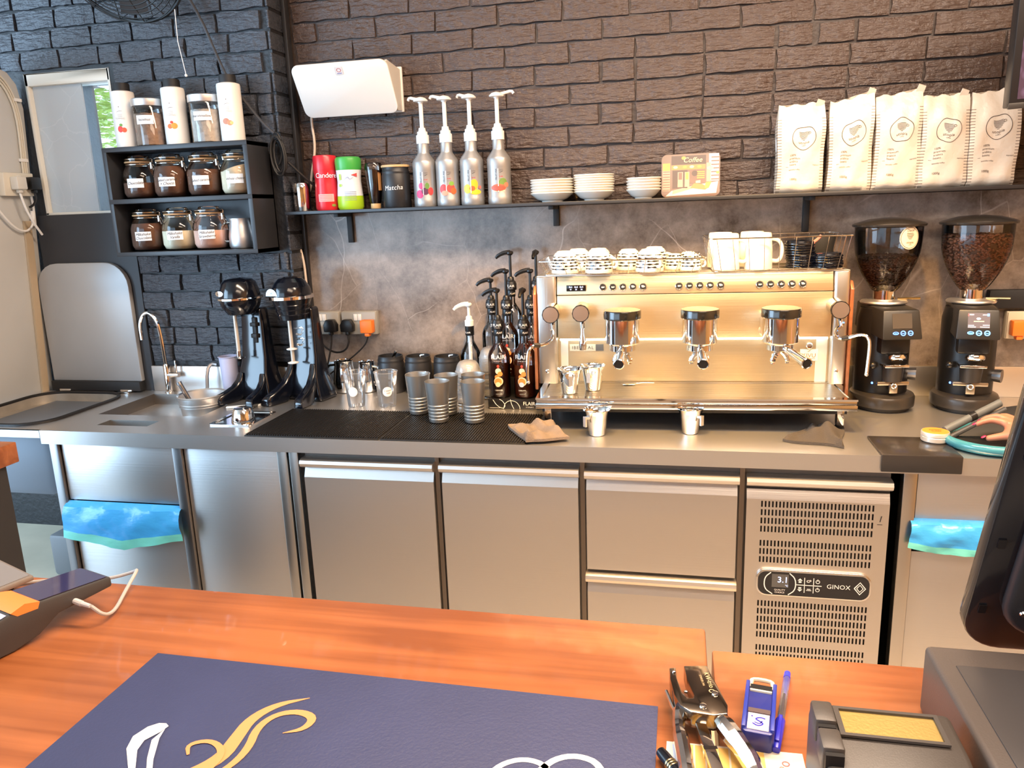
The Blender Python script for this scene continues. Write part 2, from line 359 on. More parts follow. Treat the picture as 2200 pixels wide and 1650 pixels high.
def brick_field(parent, mat, x0, x1, z0, z1, yb, pw, ph, d, skip, seed, jo=.010, row=0, xs=None):
    rnd = random.Random(seed); lib = {}
    z = z0
    while z < z1-.01:
        off = (.5 if row % 2 else 0)*pw + rnd.uniform(-.03,.03); x = (x0 if xs is None else xs)-off; slope = rnd.uniform(-.002,.002)
        while x < x1:
            w = pw
            if rnd.random() < .10: w = pw*.55
            a, b = max(x, x0), min(x+w, x1)
            if b-a > .03 and not skip(a, b, z, z+ph):
                key = (round((b-a)*50), rnd.randrange(3)); 
                if key not in lib: lib[key] = brick_mesh((key[0]/50)-jo, ph-jo*.85, d, rnd.random()).mesh('brick', mat, angle=60)
                link('brick', lib[key], parent, ((a+b)/2, yb+rnd.uniform(-.0015,.0035), z+ph/2+slope*(x-x0)), (0, rnd.uniform(-.008,.008), rnd.uniform(-.012,.012)))
            x += w
        z += ph; row += 1
brick_field(wb, BRICKBRN, -1.46, 1.42, 1.60, 2.47, .142, .235, .0715, .014, lambda a,b,c,d: False, 3)
for a_, z_, zt_, r_ in ((-3.05,2.2005,2.57,16),(-2.165,1.8325,2.2,11),(-2.165,1.024,1.465,0)): brick_field(wp, BRICKBLK, a_, -1.492, z_, zt_, .012, .180, .0735, .018, lambda a,b,c,d: False, 5+r_, row=r_, xs=-3.05)
# returning edge bricks on the pier's corner
zz = 1.024
while zz < 2.5:
    brick = MB().box(-.004,.006,-.012,.10,-.031,.031).build('brick', BRICKBLK, wp, (-1.484,.012,zz+.036), bevel=.003); zz += .0735
MB().box(-1.478,-1.462,.10,.135,.9,2.9).build('corner_trunking', P('black_trunking',(.022,.022,.025),.4), wp, bevel=.003)
# marble splashback between worktop and shelf
sb = struct(MB().box(-1.462,2.4,.118,.142,.86,1.604).build('wall_splashback', MARBLE))
# black board beside and below the window
struct(MB().box(-2.62,-2.166,-.002,.012,.86,1.640).build('trim_1', P('charcoal_board',(.028,.030,.036),.5), bevel=.002))
# leaning off-white side panel on the left with its edge strip
LW = P('off_white_panel',(.60,.61,.60),.45,var=((1.2,2,1.5),.82))
pl = MB(); 
def px(z): return -2.681+.075*(z-.9)
out = [(-.80,.875),(.004,.875),(.004,2.06),(-.02,2.15),(-.06,2.19),(-.12,2.205),(-.80,2.205)]
n = len(out)
pl.add([(px(z),y,z) for y,z in out]+[(px(z)-.035,y,z) for y,z in out], [tuple(range(n)), tuple(range(2*n-1,n-1,-1))]+[(i,i+n,(i+1)%n+n,(i+1)%n) for i in range(n)])
wl = struct(pl.build('wall_left', LW, bevel=.004))
MB().add([(px(z)+dx, y, z) for z in (.875,1.62) for (dx,y) in ((.001,-.065),(.010,-.065),(.010,-.03),(.001,-.03))], [(0,1,5,4),(1,2,6,5),(2,3,7,6),(3,0,4,7),(4,5,6,7),(0,3,2,1)]).build('edge_strip', P('tan_strip',(.48,.38,.26),.5), wl)
# window: white frame, frosted sliding sheet on the left, clear gap on the right
wn = struct(bpy.data.objects.new('window_1', None)); COL.objects.link(wn); wn.location = (-2.38,.03,1.64)
fr = MB(); FX0, FX1, FZ = -.195, .195, .550
fr.box(FX0,FX0+.014,-.02,.06,0,FZ); fr.box(FX1-.010,FX1,-.02,.06,0,FZ); fr.box(FX0,FX1,-.02,.06,-.004,.010); fr.box(FX0,FX1,-.02,.06,FZ-.045,FZ)
fr.build('window_frame', P('cream_frame',(.78,.76,.68),.4), wn, bevel=.002)
fm = P('frosted_sheet',(.70,.77,.82),.25,0,trans=.35); nt = fm.node_tree; b_ = nt.nodes['Principled BSDF']
tc = nt.nodes.new('ShaderNodeTexCoord'); nz_ = nt.nodes.new('ShaderNodeTexNoise'); nz_.inputs['Scale'].default_value = 3; nz_.inputs['Detail'].default_value = 6
vo = nt.nodes.new('ShaderNodeTexVoronoi'); vo.feature = 'DISTANCE_TO_EDGE'; vo.inputs['Scale'].default_value = 5
va = nt.nodes.new('ShaderNodeVectorMath'); va.operation = 'MULTIPLY_ADD'; va.inputs[1].default_value = (.25,.25,.25); nt.links.new(nz_.outputs['Color'], va.inputs[0]); nt.links.new(tc.outputs['Object'], va.inputs[2]); nt.links.new(tc.outputs['Object'], nz_.inputs['Vector']); nt.links.new(va.outputs[0], vo.inputs['Vector'])
cr_ = nt.nodes.new('ShaderNodeValToRGB'); cr_.color_ramp.elements[0].position = 0; cr_.color_ramp.elements[0].color = (.79,.85,.89,1); cr_.color_ramp.elements[1].position = .012; cr_.color_ramp.elements[1].color = (.70,.77,.82,1)
nt.links.new(vo.outputs['Distance'], cr_.inputs[0]); nt.links.new(cr_.outputs[0], b_.inputs['Base Color'])
MB().box(FX0+.014,.046,.0,.008,.010,FZ-.006).build('frosted_sheet', fm, wn)
MB().box(.02,FX1-.010,.030,.034,.010,FZ-.045).build('window_pane', GLASS, wn)
# tree outside the window
tr = thing('tree','bright yellow-green leafy tree outside the small window','tree',(-4.55,2.7,0))
MB().tube([(0,0,0),(.03,.02,1.2),(-.02,0,2.2),(.05,0,2.9)],.06,8,smooth=1,rs=[.07,.06,.05,.03]).build('trunk', P('bark',(.20,.15,.09),.9), tr)
lf = MB(); rnd = random.Random(11)
for i in range(2600):
    a = rnd.uniform(0,2*PI); u = rnd.uniform(-1,1); r = .62*rnd.random()**.4; s_ = math.sqrt(1-u*u)
    c = Vector((r*s_*math.cos(a)*1.05, r*s_*math.sin(a), 2.52+r*u*.75)); 
    q = Matrix.Translation(c) @ Matrix.Rotation(rnd.uniform(0,6.3),4,'Z') @ Matrix.Rotation(rnd.uniform(0,6.3),4,'X'); L = rnd.uniform(.03,.055); w = L*.32
    lf.add([(-L,0,0),(0,-w,.004),(L,0,0),(0,w,.004)], [(0,1,2,3)], 0, q)
lm = P('leaf',(.26,.42,.03),.5); lm.node_tree.nodes['Principled BSDF'].inputs['Transmission Weight'].default_value = .25
tag(lf.build('foliage', lm, tr, flat=True), kind='stuff')

# ================================================================ WORKTOP (continuous stainless table)
wt = thing('worktop','long stainless steel worktop with a sunken sink along the back wall','worktop',(0,0,0))
def holed_top(xs, ys, holes, zt, zb):
    mb = MB()
    for i in range(len(xs)-1):
        for j in range(len(ys)-1):
            if (i,j) in holes: continue
            mb.add([(xs[i],ys[j],zt),(xs[i+1],ys[j],zt),(xs[i+1],ys[j+1],zt),(xs[i],ys[j+1],zt)], [(0,1,2,3)])
    return mb
xs = [-2.185,-2.13,-2.02,-1.817,-1.70,-1.478,1.7]; ys = [-.590,-.523,-.455,-.385,-.062,.009,.118]
mb = holed_top(xs, ys, {(1,3),(2,3),(3,3),(2,1)}|{(i,5) for i in range(5)}, .9, 0)
mb.box(-2.185,1.7,-.607,-.590,.851,.9); mb.box(-2.185,1.7,-.590,.009,.851,.856); mb.box(-2.185,-2.17,-.59,.009,.851,.899)
mb.build('top', STEELTOP, wt, angle=20)
sk = MB()
def basin(mb, x0, x1, y0, y1, zt, zb, t=.0):
    v = [(x0,y0,zt),(x1,y0,zt),(x1,y1,zt),(x0,y1,zt),(x0+.01,y0+.01,zb),(x1-.01,y0+.01,zb),(x1-.01,y1-.01,zb),(x0+.01,y1-.01,zb)]
    return mb.add(v, [(4,5,6,7),(0,1,5,4),(1,2,6,5),(2,3,7,6),(3,0,4,7)])
basin(sk,-2.13,-1.70,-.385,-.062,.9,.70).build('sink_basin', P('sink_steel',(.26,.24,.22),.40,1), wt)
basin(MB(),-2.02,-1.817,-.523,-.455,.9,.60).build('waste_chute', P('chute_steel',(.5,.49,.47),.3,1), wt)
MB().box(-2.166,-1.482,-.010,.006,.9,1.008).build('upstand', STEEL, wt, bevel=.002)
MB().box(-1.46,1.7,.104,.118,.9,1.008).build('upstand', STEEL, wt, bevel=.002)
for x in (-2.19,-1.695,-1.30,.625,):
    MB().box(x,x+.036,-.572,-.536,0,.851).build('leg', STEELDK if x < -1.6 else STEELV, wt, bevel=.003)
MB().box(-1.255,-1.222,-.575,-.54,0,.851).build('leg', STEELV, wt, bevel=.003)
MB().box(-1.222,-1.202,-.56,-.1,.1,.851).build('divider', BLKMAT, wt)

# ================================================================ CHEST with raised lid, far left
ch = thing('ice_chest','stainless chest top with its grey lid raised, left of the sink','chest',(0,0,0))
inner = rrect(-2.640,-2.235,-.56,-.075,.11,6); n = len(inner)
X0, X1, Y0, Y1 = -2.667,-2.187,-.607,-.003
def outer_pt(p):
    cx, cy = -2.43,-.315; dx, dy = p[0]-cx, p[1]-cy
    t = min((((X1-cx) if dx > 0 else (X0-cx))/dx) if abs(dx) > 1e-9 else 1e9, (((Y1-cy) if dy > 0 else (Y0-cy))/dy) if abs(dy) > 1e-9 else 1e9)
    return (cx+dx*t, cy+dy*t)
outer = [outer_pt(p) for p in inner]
# corners of the rectangle added by snapping the nearest projected point
for c in ((X0,Y0),(X1,Y0),(X1,Y1),(X0,Y1)):
    i = min(range(n), key=lambda i: (outer[i][0]-c[0])**2+(outer[i][1]-c[1])**2); outer[i] = c
mb = MB().add([(x,y,.899) for x,y in inner]+[(x,y,.899) for x,y in outer], [(i,(i+1)%n,(i+1)%n+n,i+n) for i in range(n)])
mb.box(X0,X1,Y0,Y0+.012,.872,.899); mb.build('top', STEELTOP, ch, angle=20)
mb = MB().add([(x,y,.899) for x,y in inner]+[(x,y,.866) for x,y in inner], [(i,(i+1)%n,(i+1)%n+n,i+n) for i in range(n)]+[tuple(range(n,2*n))])
mb.build('inner_cover', P('dull_beige_steel',(.50,.45,.38),.45,.6,var=((14,14,14),.75)), ch)
MB().tube([(x*1.0,y,.903) for x,y in rrect(-2.645,-2.230,-.565,-.070,.115,6)],.007,6,True).build('gasket', BLKRUB, ch)
mb = MB(); fn = flat_xy(.868,-2.585,-.50,.2); put_text(mb, fn, 'llkr', .035, shear=.25); mb.build('marker_writing', INK, ch, flat=True)
lo = [(x,z) for x,z in rrect(-2.640,-2.206,.945,1.443,.004,2)]
lid = rrect(-2.640,-2.206,.80,1.443,.10,6); lid = [(x,max(z,.945)) for x,z in lid]
MB().prism(lid,.022,mat=Matrix.Translation((0,-.006,0)) @ RX90).build('lid', P('lid_grey',(.46,.47,.48),.42,.35,var=((3,3,2),.86)), ch, bevel=.003)
MB().box(-2.640,-2.206,-.045,-.010,.905,.945).build('lid_edge', BLKMAT, ch, bevel=.002)
for x in (-2.60,-2.30): MB().box(x,x+.055,-.075,-.040,.899,.907).cyl((x,-.045,.908),(x+.055,-.045,.908),.005,n=8).build('hinge', CHROME, ch, bevel=.001)
MB().box(-2.62,-2.25,-.50,-.06,.60,.872).build('tub', P('tub_grey',(.16,.18,.21),.5,.3), ch, bevel=.04)
MB().cyl((-2.36,-.30,.10),(-2.36,-.30,.60),.035,n=14).cyl((-2.36,-.30,.42),(-2.2,-.30,.38),.025,n=12).build('drain_pipe', P('pipe_grey',(.20,.21,.23),.5), ch)
struct(MB().box(-4.5,-2.19,-.62,.012,0,.245).build('trim_2', P('beige_plinth',(.50,.45,.34),.8,var=((4,4,4),.8))))
pb = tag(MB().box(-2.40,-2.235,-.44,-.26,.247,.42).build('pump_box', P('pump_grey',(.14,.145,.15),.5), bevel=.015), 'small dark grey box on the beige plinth under the left worktop', 'box')

# ================================================================ BIN CABINETS
BAG1 = P('blue_film',(.05,.36,.78),.25,0,bump=((18,18,40),.25)); BAG2 = P('teal_film',(.16,.62,.55),.3,0,bump=((18,18,40),.2)); 
def cabinet(name, label, x0, x1, dx2=None):
    c = thing(name, label, 'cabinet', ((x0+x1)/2,-.56,0)); X = (x0+x1)/2
    MB().box(x0-X+.003,x1-X-.003,0,.012,.628,.846).build('drawer_front', STEELMAT, c, bevel=.0015)
    MB().box(x0-X+.003,x1-X-.003,.004,.016,.02,.600).build('lower_panel', STEELMAT, c, bevel=.0015)
    MB().box(x0-X+.004,x1-X-.004,.03,.50,.02,.84).build('body', BLKMAT, c)
    return c
c1 = cabinet('waste_cabinet','stainless waste bin cabinet with a blue bag hanging out, under the sink',-2.153,-1.697)
c2 = cabinet('waste_cabinet','stainless waste bin cabinet right of the refrigerator, blue bag in its slot',.662,1.35)
c3 = thing('cupboard','plain stainless cupboard front between waste cabinet and refrigerator','cupboard',(-1.48,-.56,0))
MB().box(-.176,.176,0,.014,.02,.846).build('door', STEELMAT, c3, bevel=.0015); MB().box(-.17,.17,.02,.5,.02,.84).build('body', BLKMAT, c3)
MB().box(.178,.196,-.004,.02,.02,.846).build('edge_profile', P('tan_steel',(.52,.42,.30),.3,1), c3, bevel=.002)
def bag(name, label, x0, x1, zt, drops, seed):
    rnd = random.Random(seed); mb = MB(); n = 30; rows = 9; vs = []
    for j in range(rows+1):
        for i in range(n+1):
            t = i/n; k = t*(len(drops)-1); a = int(min(k,len(drops)-2)); d = drops[a]+(drops[a+1]-drops[a])*(k-a)
            x = x0+(x1-x0)*t+.010*(j/rows)*(t-.5)*2
            z = zt-d*j/rows; y = -.578-.022*math.sin(min(1,j/rows*1.5)*PI*.6)-.0022*math.sin(t*17+j*.8)-.0012*math.sin(t*43-j*1.7)+rnd.uniform(-.0009,.0009)
            if j == 0: y = -.560
            vs.append((x,y,z))
    fs = []; ms = []
    for j in range(rows):
        for i in range(n): fs.append((j*(n+1)+i,j*(n+1)+i+1,(j+1)*(n+1)+i+1,(j+1)*(n+1)+i)); ms.append(1 if j >= rows-2 else 0)
    mb.add(vs, fs); mb.m = ms; o = mb.build(name, [BAG1,BAG2]); return tag(o, label, 'bag')
bag('garbage_bag','blue and green plastic waste bag hanging from the left cabinet slot',-2.158,-1.690,.624,[.13,.14,.145,.155,.165,.150,.14,.125,.115],1)
bag('garbage_bag','blue and green plastic waste bag hanging from the right cabinet slot',.652,1.00,.704,[.075,.09,.092,.092,.092,.092],2)

# ================================================================ UNDERCOUNTER REFRIGERATOR
fg = thing('refrigerator','stainless undercounter refrigerator with two doors, drawers and a vented panel','refrigerator',(-.30,-.59,0))
def FX(x): return x+.30
MB().box(-.90,.893,.025,.55,.08,.845).build('body', P('fridge_body',(.16,.15,.14),.45,.6), fg)
MB().box(-.88,.87,.06,.5,0,.08).build('plinth', BLKMAT, fg)
def front(x0, x1, z0, z1, name, grip=True, z_lip=None):
    """sheet front with a rolled grip along its top: returns the door object"""
    a, b = FX(x0), FX(x1); zl = z1
    prof = [(0.024,z0),(0,z0),(0,zl-.066),(.012,zl-.036),(.014,zl-.034)]
    d = MB().add([(x,y,z) for x in (a,b) for y,z in prof]+[(a,.024,zl-.034),(b,.024,zl-.034)], [(0,1,6,5),(1,2,7,6),(2,3,8,7),(3,4,9,8),(0,10,4,3,2,1),(5,6,7,8,9,11),(4,10,11,9)]).build(name, STEEL, fg, angle=12)
    g = [(.014,zl-.034),(-.004,zl-.031),(-.016,zl-.024),(-.020,zl-.014),(-.016,zl-.004),(-.004,zl),(.024,zl)]
    MB().add([(x,y,z) for x in (a-.004,b+.004) for y,z in g], [(i,i+1,i+8,i+7) for i in range(6)]+[(0,7,13,6),tuple(range(6,-1,-1)),tuple(range(7,14))]).build('handle', STEEL, d)
    return d
front(-1.197,-.752,.115,.828,'door'); front(-.724,-.291,.115,.828,'door')
front(-.266,.177,.497,.824,'drawer'); front(-.266,.177,.115,.486,'drawer')
for x in (-.741,-.2785,.190): MB().box(FX(x)-.007,FX(x)+.007,.012,.03,.1,.845).build('mullion', P('mullion',(.25,.21,.18),.35,1), fg)
# vented front panel: real slots cut as missing cells
gx0, gx1 = .203, .590
cols = 31; sx0, sx1 = .2440, .5500; pit = (sx1-sx0)/(cols-.5); sw = pit*.47
xs_ = [gx0]+[x for i in range(cols) for x in (sx0+i*pit, sx0+i*pit+sw)]+[gx1]
def slot_rows(zt, nrow, p=.0258, h=.0185): return [(zt-i*p-h, zt-i*p) for i in range(nrow)]
rows = sorted(slot_rows(.747,4)+slot_rows(.625,3)+slot_rows(.431,5)+slot_rows(.284,5))
zs_ = [.115]+[z for r in rows for z in r]+[.752]
mb = MB()
for i in range(len(xs_)-1):
    for j in range(len(zs_)-1):
        if i % 2 == 1 and j % 2 == 1: continue
        mb.add([(FX(xs_[i]),0,zs_[j]),(FX(xs_[i+1]),0,zs_[j]),(FX(xs_[i+1]),0,zs_[j+1]),(FX(xs_[i]),0,zs_[j+1])], [(0,1,2,3)])
gp = mb.build('vent_panel', STEEL, fg, angle=12)
a, b = FX(gx0), FX(gx1)
MB().add([(x,y,z) for x in (a,b) for y,z in ((0,.752),(.012,.786),(.014,.790))], [(0,1,4,3),(1,2,5,4)]).build('panel_shoulder', STEEL, fg)
g = [(.014,.790),(-.004,.793),(-.016,.800),(-.020,.810),(-.016,.820),(-.004,.824),(.024,.824)]
MB().add([(x,y,z) for x in (a-.002,b+.002) for y,z in g], [(i,i+1,i+8,i+7) for i in range(6)]+[tuple(range(6,-1,-1)),tuple(range(7,14))]).build('handle', STEEL, fg)
MB().box(a,b,.010,.014,.11,.79).build('vent_backing', BLKMAT, fg)
mb = MB(); put_text(mb, flat_xz(-.0006,FX(.567),.706),'1',.026,shear=.2); put_rect(mb, flat_xz(-.0006,FX(.567),.690),-.007,.007,-.0008,.0008); mb.build('marker_writing', INK, gp, flat=True)
# control panel
cpx, cpz = FX(.396), .495
cp = MB().prism(rrect(-.160,.160,-.042,.042,.030,6),.010,mat=RX90).build('control_panel', CHROME, fg, (cpx,.0,cpz), bevel=.003)
MB().prism(rrect(-.154,.154,-.037,.037,.026,6),.002,mat=RX90).build('panel_face', P('panel_black',(.018,.018,.02),.3), cp, (0,-.0098,0))
mb = MB(); f0 = flat_xz(-.0125,0,0)
put_rect(mb, f0, -.115,-.068,-.012,.030, 0); mb.build('display', P('grey_display',(.10,.10,.10),.2), cp, flat=True)
mb = MB(); f1 = flat_xz(-.0131,0,0)
put_text(mb, f1,'3.1',.026,du=-.084,dv=.012); put_text(mb, f1,'°C',.008,du=-.073,dv=-.006); mb.build('digits', LEDTXT, cp, flat=True)
mb = MB(); 
stroke(mb, f1, [(-.112,-.034),(-.136,-.018),(-.136,.018),(-.118,.035)], [.003]*4); stroke(mb, f1, [(-.066,.035),(-.048,.018),(-.048,-.018),(-.068,-.034)], [.003]*4)
put_rect(mb, f1,-.048,.024,-.0012,.0012); put_rect(mb, f1,-.0245,-.0225,-.024,.024); put_rect(mb, f1,.0005,.0025,-.024,.024)
put_text(mb, f1,'QUALITY',.0075,du=-.092,dv=-.020); put_text(mb, f1,'CHOICE',.0075,du=-.092,dv=-.028); put_text(mb, f1,'GINOX',.019,du=.070,dv=.0,space=1.05)
for k,(u,v) in enumerate(((-.036,.013),(-.011,.013),(.013,.013),(-.036,-.013),(-.011,-.013),(.013,-.013))):
    if k in (2,5): put_disc(mb, f1, u, v, .006,.006,0,16,.72); put_rect(mb, f1, u-.0008,u+.0008,v+.001,v+.008,0,1)
    elif k == 4: put_rect(mb, f1,u-.007,u+.007,v-.004,v-.002,0,1); put_rect(mb, f1,u-.005,u+.005,v+.0,v+.002,0,1)
    elif k == 1: put_disc(mb, f1,u-.002,v,.005,.004,0,12,.6); put_disc(mb, f1,u+.003,v+.002,.003,.003,0,10,.5)
    else:
        s_ = 1 if k == 0 else -1; put_poly(mb, f1, [(u-.007,v+s_*.001),(u+.007,v+s_*.001),(u,v+s_*.008)]); put_rect(mb, f1,u-.004,u+.004,v-.006 if s_>0 else v+.001,v-.001 if s_>0 else v+.006,0,1)
for q,w in ((.019,.003),(.011,.0025)): stroke(mb, f1, [(.128-q*.8,0),(.128,q),(.128+q*.8,0),(.128,-q),(.128-q*.8,0)], [w]*5, sm=0)
mb.build('lettering', WHITEINK, cp, flat=True)

# ================================================================ WALL SHELF and its brackets
sh = thing('wall_shelf','long thin black shelf board on brackets along the brick wall','shelf',(0,0,1.606))
MB().box(-1.466,1.65,-.045,.128,0,.012).build('board', SHELFBLK, sh, bevel=.0015)
for x, h in ((-1.27,.115),(-.447,.075),(.432,.120)):
    MB().box(x-.011,x+.011,.100,.118,-h,0).box(x-.009,x+.009,-.02,.118,-.014,0).build('bracket', BLKMAT, sh, bevel=.002)
# ================================================================ JAR SHELF BOX
jb = thing('jar_shelf','black open shelf box holding jars, hung on the black brick wall','shelf',(-1.832,-.155,1.471))
t = .018; Wd = .302
for nm, z in (('bottom_board',0),('middle_board',.198),('top_board',.388)): MB().box(-Wd,Wd,0,.163,z,z+(.017 if nm != 'bottom_board' else .016)).build(nm, SHELFBLK, jb, bevel=.001)
for s_ in (-1,1): MB().box(s_*Wd-(t if s_ > 0 else 0),s_*Wd+(0 if s_ > 0 else t),0.0005,.163,.0,.404).build('side_board', SHELFBLK, jb, bevel=.001)
MB().box(-Wd,Wd,.155,.163,.01,.40).build('back_board', SHELFBLK, jb)

# ================================================================ CUSTOMER COUNTER
cc = thing('customer_counter','orange-brown varnished wooden customer counter in the foreground','counter',(0,0,0))
MB().box(-1.80,.043,-3.2,-1.790,.965,1.02).build('counter_top', WOOD, cc, bevel=.004)
MB().box(-1.78,.03,-2.6,-1.83,0,.965).build('front_body', P('pale_laminate',(.60,.54,.47),.5), cc)
cf = thing('counter_flap','orange-brown wooden counter flap beside the main counter','counter',(0,0,0))
MB().box(.050,1.3,-3.2,-1.843,.968,1.02).build('flap_board', WOOD, cf, bevel=.003); MB().box(.07,1.28,-2.6,-1.90,0,.968).build('front_body', P('pale_laminate',(.60,.54,.47),.5), cf)
cl = thing('side_counter','wood-topped black counter return at the left edge','counter',(0,0,0))
MB().box(-2.5,-1.785,-1.788,-1.088,.962,1.02).build('counter_top', WOOD, cl, bevel=.003); MB().box(-2.48,-1.80,-1.788,-1.12,0,.962).build('body', P('black_side',(.025,.024,.026),.55), cl)
# ================================================================ THINGS ON THE JAR SHELF
SZ = 1.859+.0165  # top board upper face
SZ = 1.471+.405
COCOA = P('cocoa_powder',(.16,.075,.045),.9,var=((30,30,30),.8)); MILKP = P('cream_powder',(.72,.62,.46),.9); PINKP = P('pink_powder',(.72,.46,.36),.9); VAN = P('ivory_powder',(.74,.68,.52),.9)
SEAL = P('amber_seal',(.55,.33,.16),.5)
def clip_jar(kind_label, loc, powder, level, lines, slope=0.):
    t = thing('clip_jar', kind_label, 'jar', loc, 0, 'clip-top storage jars in the black shelf box')
    R = .066
    body = [(.045,0),(.058,.004),(R,.022),(R,.085),(.062,.104),(.050,.122),(.048,.134)]
    MB().lathe(body, 32, cap1=False).build('glass_body', GLASS, t, angle=60)
    inn = [(.044,.004),(.056,.007),(.0635,.023),(.0635,min(level,.085))]
    if level > .085: inn += [(.0635-(level-.085)*.32,level)]
    mb = MB().lathe(inn, 32); 
    if slope: mb.v = [(x,y,z+(slope*x if z > level-.003 else 0)) for x,y,z in mb.v]
    mb.build('powder', powder, t)
    MB().torus((0,0,.137),.049,.0035,28,6).build('seal', SEAL, t)
    MB().lathe([(.052,.139),(.053,.146),(.048,.151),(.040,.152),(.038,.160),(.034,.162)],28).build('lid', GLASS, t, angle=40)
    mb = MB().torus((0,0,.127),.0505,.0018,28,6).torus((0,0,.1475),.054,.0018,28,6)
    mb.tube([(.050,-.004,.127),(.062,-.008,.128),(.066,-.008,.150),(.054,-.006,.150)],.002,6,smooth=1).tube([(-.050,0,.127),(-.060,0,.130),(-.060,0,.146),(-.053,0,.148)],.002,6,smooth=1)
    mb.box(.060,.064,-.016,-.004,.112,.134).tube([(.063,-.012,.130),(.074,-.016,.096)],.0022,6).tube([(.063,-.004,.130),(.078,-.006,.100)],.0022,6)
    mb.build('clasp', WIRE, t)
    w = wrap(R,.058,.27,.0006); mb = MB(); put_rect(mb, w, -.030,.032,-.017,.017); lb = mb.build('label', PAPER, t)
    mb = MB(); w2 = wrap(R,.058,.27,.0012)
    for k, s in enumerate(lines): put_text(mb, w2, s, .0135 if len(s) > 10 else .015, shear=.35, du=.001, dv=(.007-.014*k) if len(lines) > 1 else 0, space=.95, rot=.05)
    mb.build('lettering', INK, lb, flat=True)
    return t
zA, zB = 1.471+.2155, 1.471+.0165
JY = -.068
clip_jar('clip-top jar of cocoa with a Chocolate label, first on the upper row', (-2.047,JY,zA), COCOA, .060, ['Chocolate'])
clip_jar('fullest clip-top cocoa jar with a two-line label, second on the upper row', (-1.912,JY,zA), COCOA, .116, ['Salted caramel','+ Choco'])
clip_jar('clip-top cocoa jar with a caramel label, third on the upper row', (-1.768,JY,zA), COCOA, .098, ['Salted caramel'])
clip_jar('clip-top jar of ivory powder, last on the upper row', (-1.626,JY,zA), MILKP, .096, ['White choco'], .28)
clip_jar('clip-top cocoa jar with a Milkshake label, first on the lower row', (-2.045,JY,zB), COCOA, .106, ['Milkshake','Chocolate'])
clip_jar('half-filled clip-top jar of cream powder, middle of the lower row', (-1.907,JY,zB), VAN, .074, ['Milkshake','Vanilla'])
clip_jar('clip-top jar of pink powder, lower row next to the steel pitcher', (-1.770,JY,zB), PINKP, .072, ['Milkshake','Strawberry'])
def pitcher(label, loc, rz, R=.046, H=.118, name='milk_pitcher', cat='pitcher', group=None, mat=None):
    t = thing(name, label, cat, loc, rz, group)
    MB().lathe([(.002,.002),(R*.9,.002),(R,.010),(R*.99,H*.4),(R*.86,H*.75),(R*.80,H*.9),(R*.84,H),(R*.81,H),(R*.77,H*.9),(R*.83,H*.74),(R*.95,H*.4),(.002,.006)],30,cap0=False,cap1=False).build('body', mat or CHROME, t, angle=50)
    MB().tube([(-R*.80,0,H*.86),(-R*1.45,0,H*.84),(-R*1.62,0,H*.55),(-R*1.45,0,H*.24),(-R*.97,0,H*.24)],.005,8,smooth=2).build('handle', CHROME, t)
    return t
pitcher('steel milk pitcher on the lower row of the jar shelf', (-1.642,JY,zB), .15, .048,.113, mat=STEELMAT)
t = thing('steel_can','narrow steel can at the right end of the lower jar row','can',(-1.568,-.03,zB))
MB().lathe([(.026,0),(.027,.004),(.027,.075),(.028,.078),(.028,.095),(.024,.100)],24).build('body', CHROME, t)
MB().lathe([(.0285,.078),(.0285,.100),(.026,.102)],24).build('lid', STEELMAT, t)
# white sauce bottles and screw-lid jars on top of the box
PRINTS = {'strawberry':[((.75,.05,.03),-.004,-.002,.010,.012),((.85,.12,.05),.010,-.005,.009,.009),((.15,.35,.05),.0,.013,.006,.005)],
 'caramel':[((.80,.16,.02),-.008,-.003,.010,.009),((.88,.33,.05),.008,-.002,.012,.011),((.70,.06,.02),.000,.011,.006,.005)],
 'fudge':[((.52,.22,.13),-.008,.002,.013,.011),((.62,.28,.16),.006,-.004,.011,.009),((.85,.55,.22),.012,-.004,.006,.006)]}
def sauce(label, loc, pr):
    t = thing('sauce_bottle', label, 'bottle', loc, 0, 'white sauce bottles on top of the jar shelf')
    R = .0425
    MB().lathe([(.040,0),(R,.003),(R,.198),(.041,.205),(.030,.209)],32).build('body', P('bottle_white',(.80,.78,.74),.38), t)
    MB().lathe([(.030,.206),(.030,.230),(.029,.236),(.026,.237)],24).build('cap', BLKMAT, t)
    w = wrap(R,.070,.22,.0004); mb = MB(); mats = []
    for k,(c,u,v,ru,rv) in enumerate(PRINTS[pr]):
        mats.append(P('print_%s_%d'%(pr,k), c, .5)); put_disc(mb, wrap(R,.070,.22,.0004+.0002*k), u, v, ru, rv, k, 12)
    mats += [INKB, P('faded_print',(.52,.50,.46),.6)]
    put_text(mb, w, 'TOPPING', .0085, du=0, dv=.036, mi=4, rot=PI/2*0); put_disc(mb, w, 0,.078,.0016,.0016,3,8); stroke(mb, w, [(-.010,.060),(0,.064),(.010,.063)],[.0006,.0012,.0006],3)
    for k in range(3): put_rect(mb, w, -.008,.009,.042+k*.004,.0435+k*.004,4,3)
    mb.build('print', mats, t, flat=True); return t
sauce('white sauce bottle with a strawberry print, by the window', (-2.074,-.075,SZ), 'strawberry')
sauce('white sauce bottle with an orange caramel print, between two nut jars', (-1.858,-.075,SZ), 'caramel')
sauce('white sauce bottle with a brown fudge print, rightmost on the jar shelf', (-1.626,-.075,SZ), 'fudge')
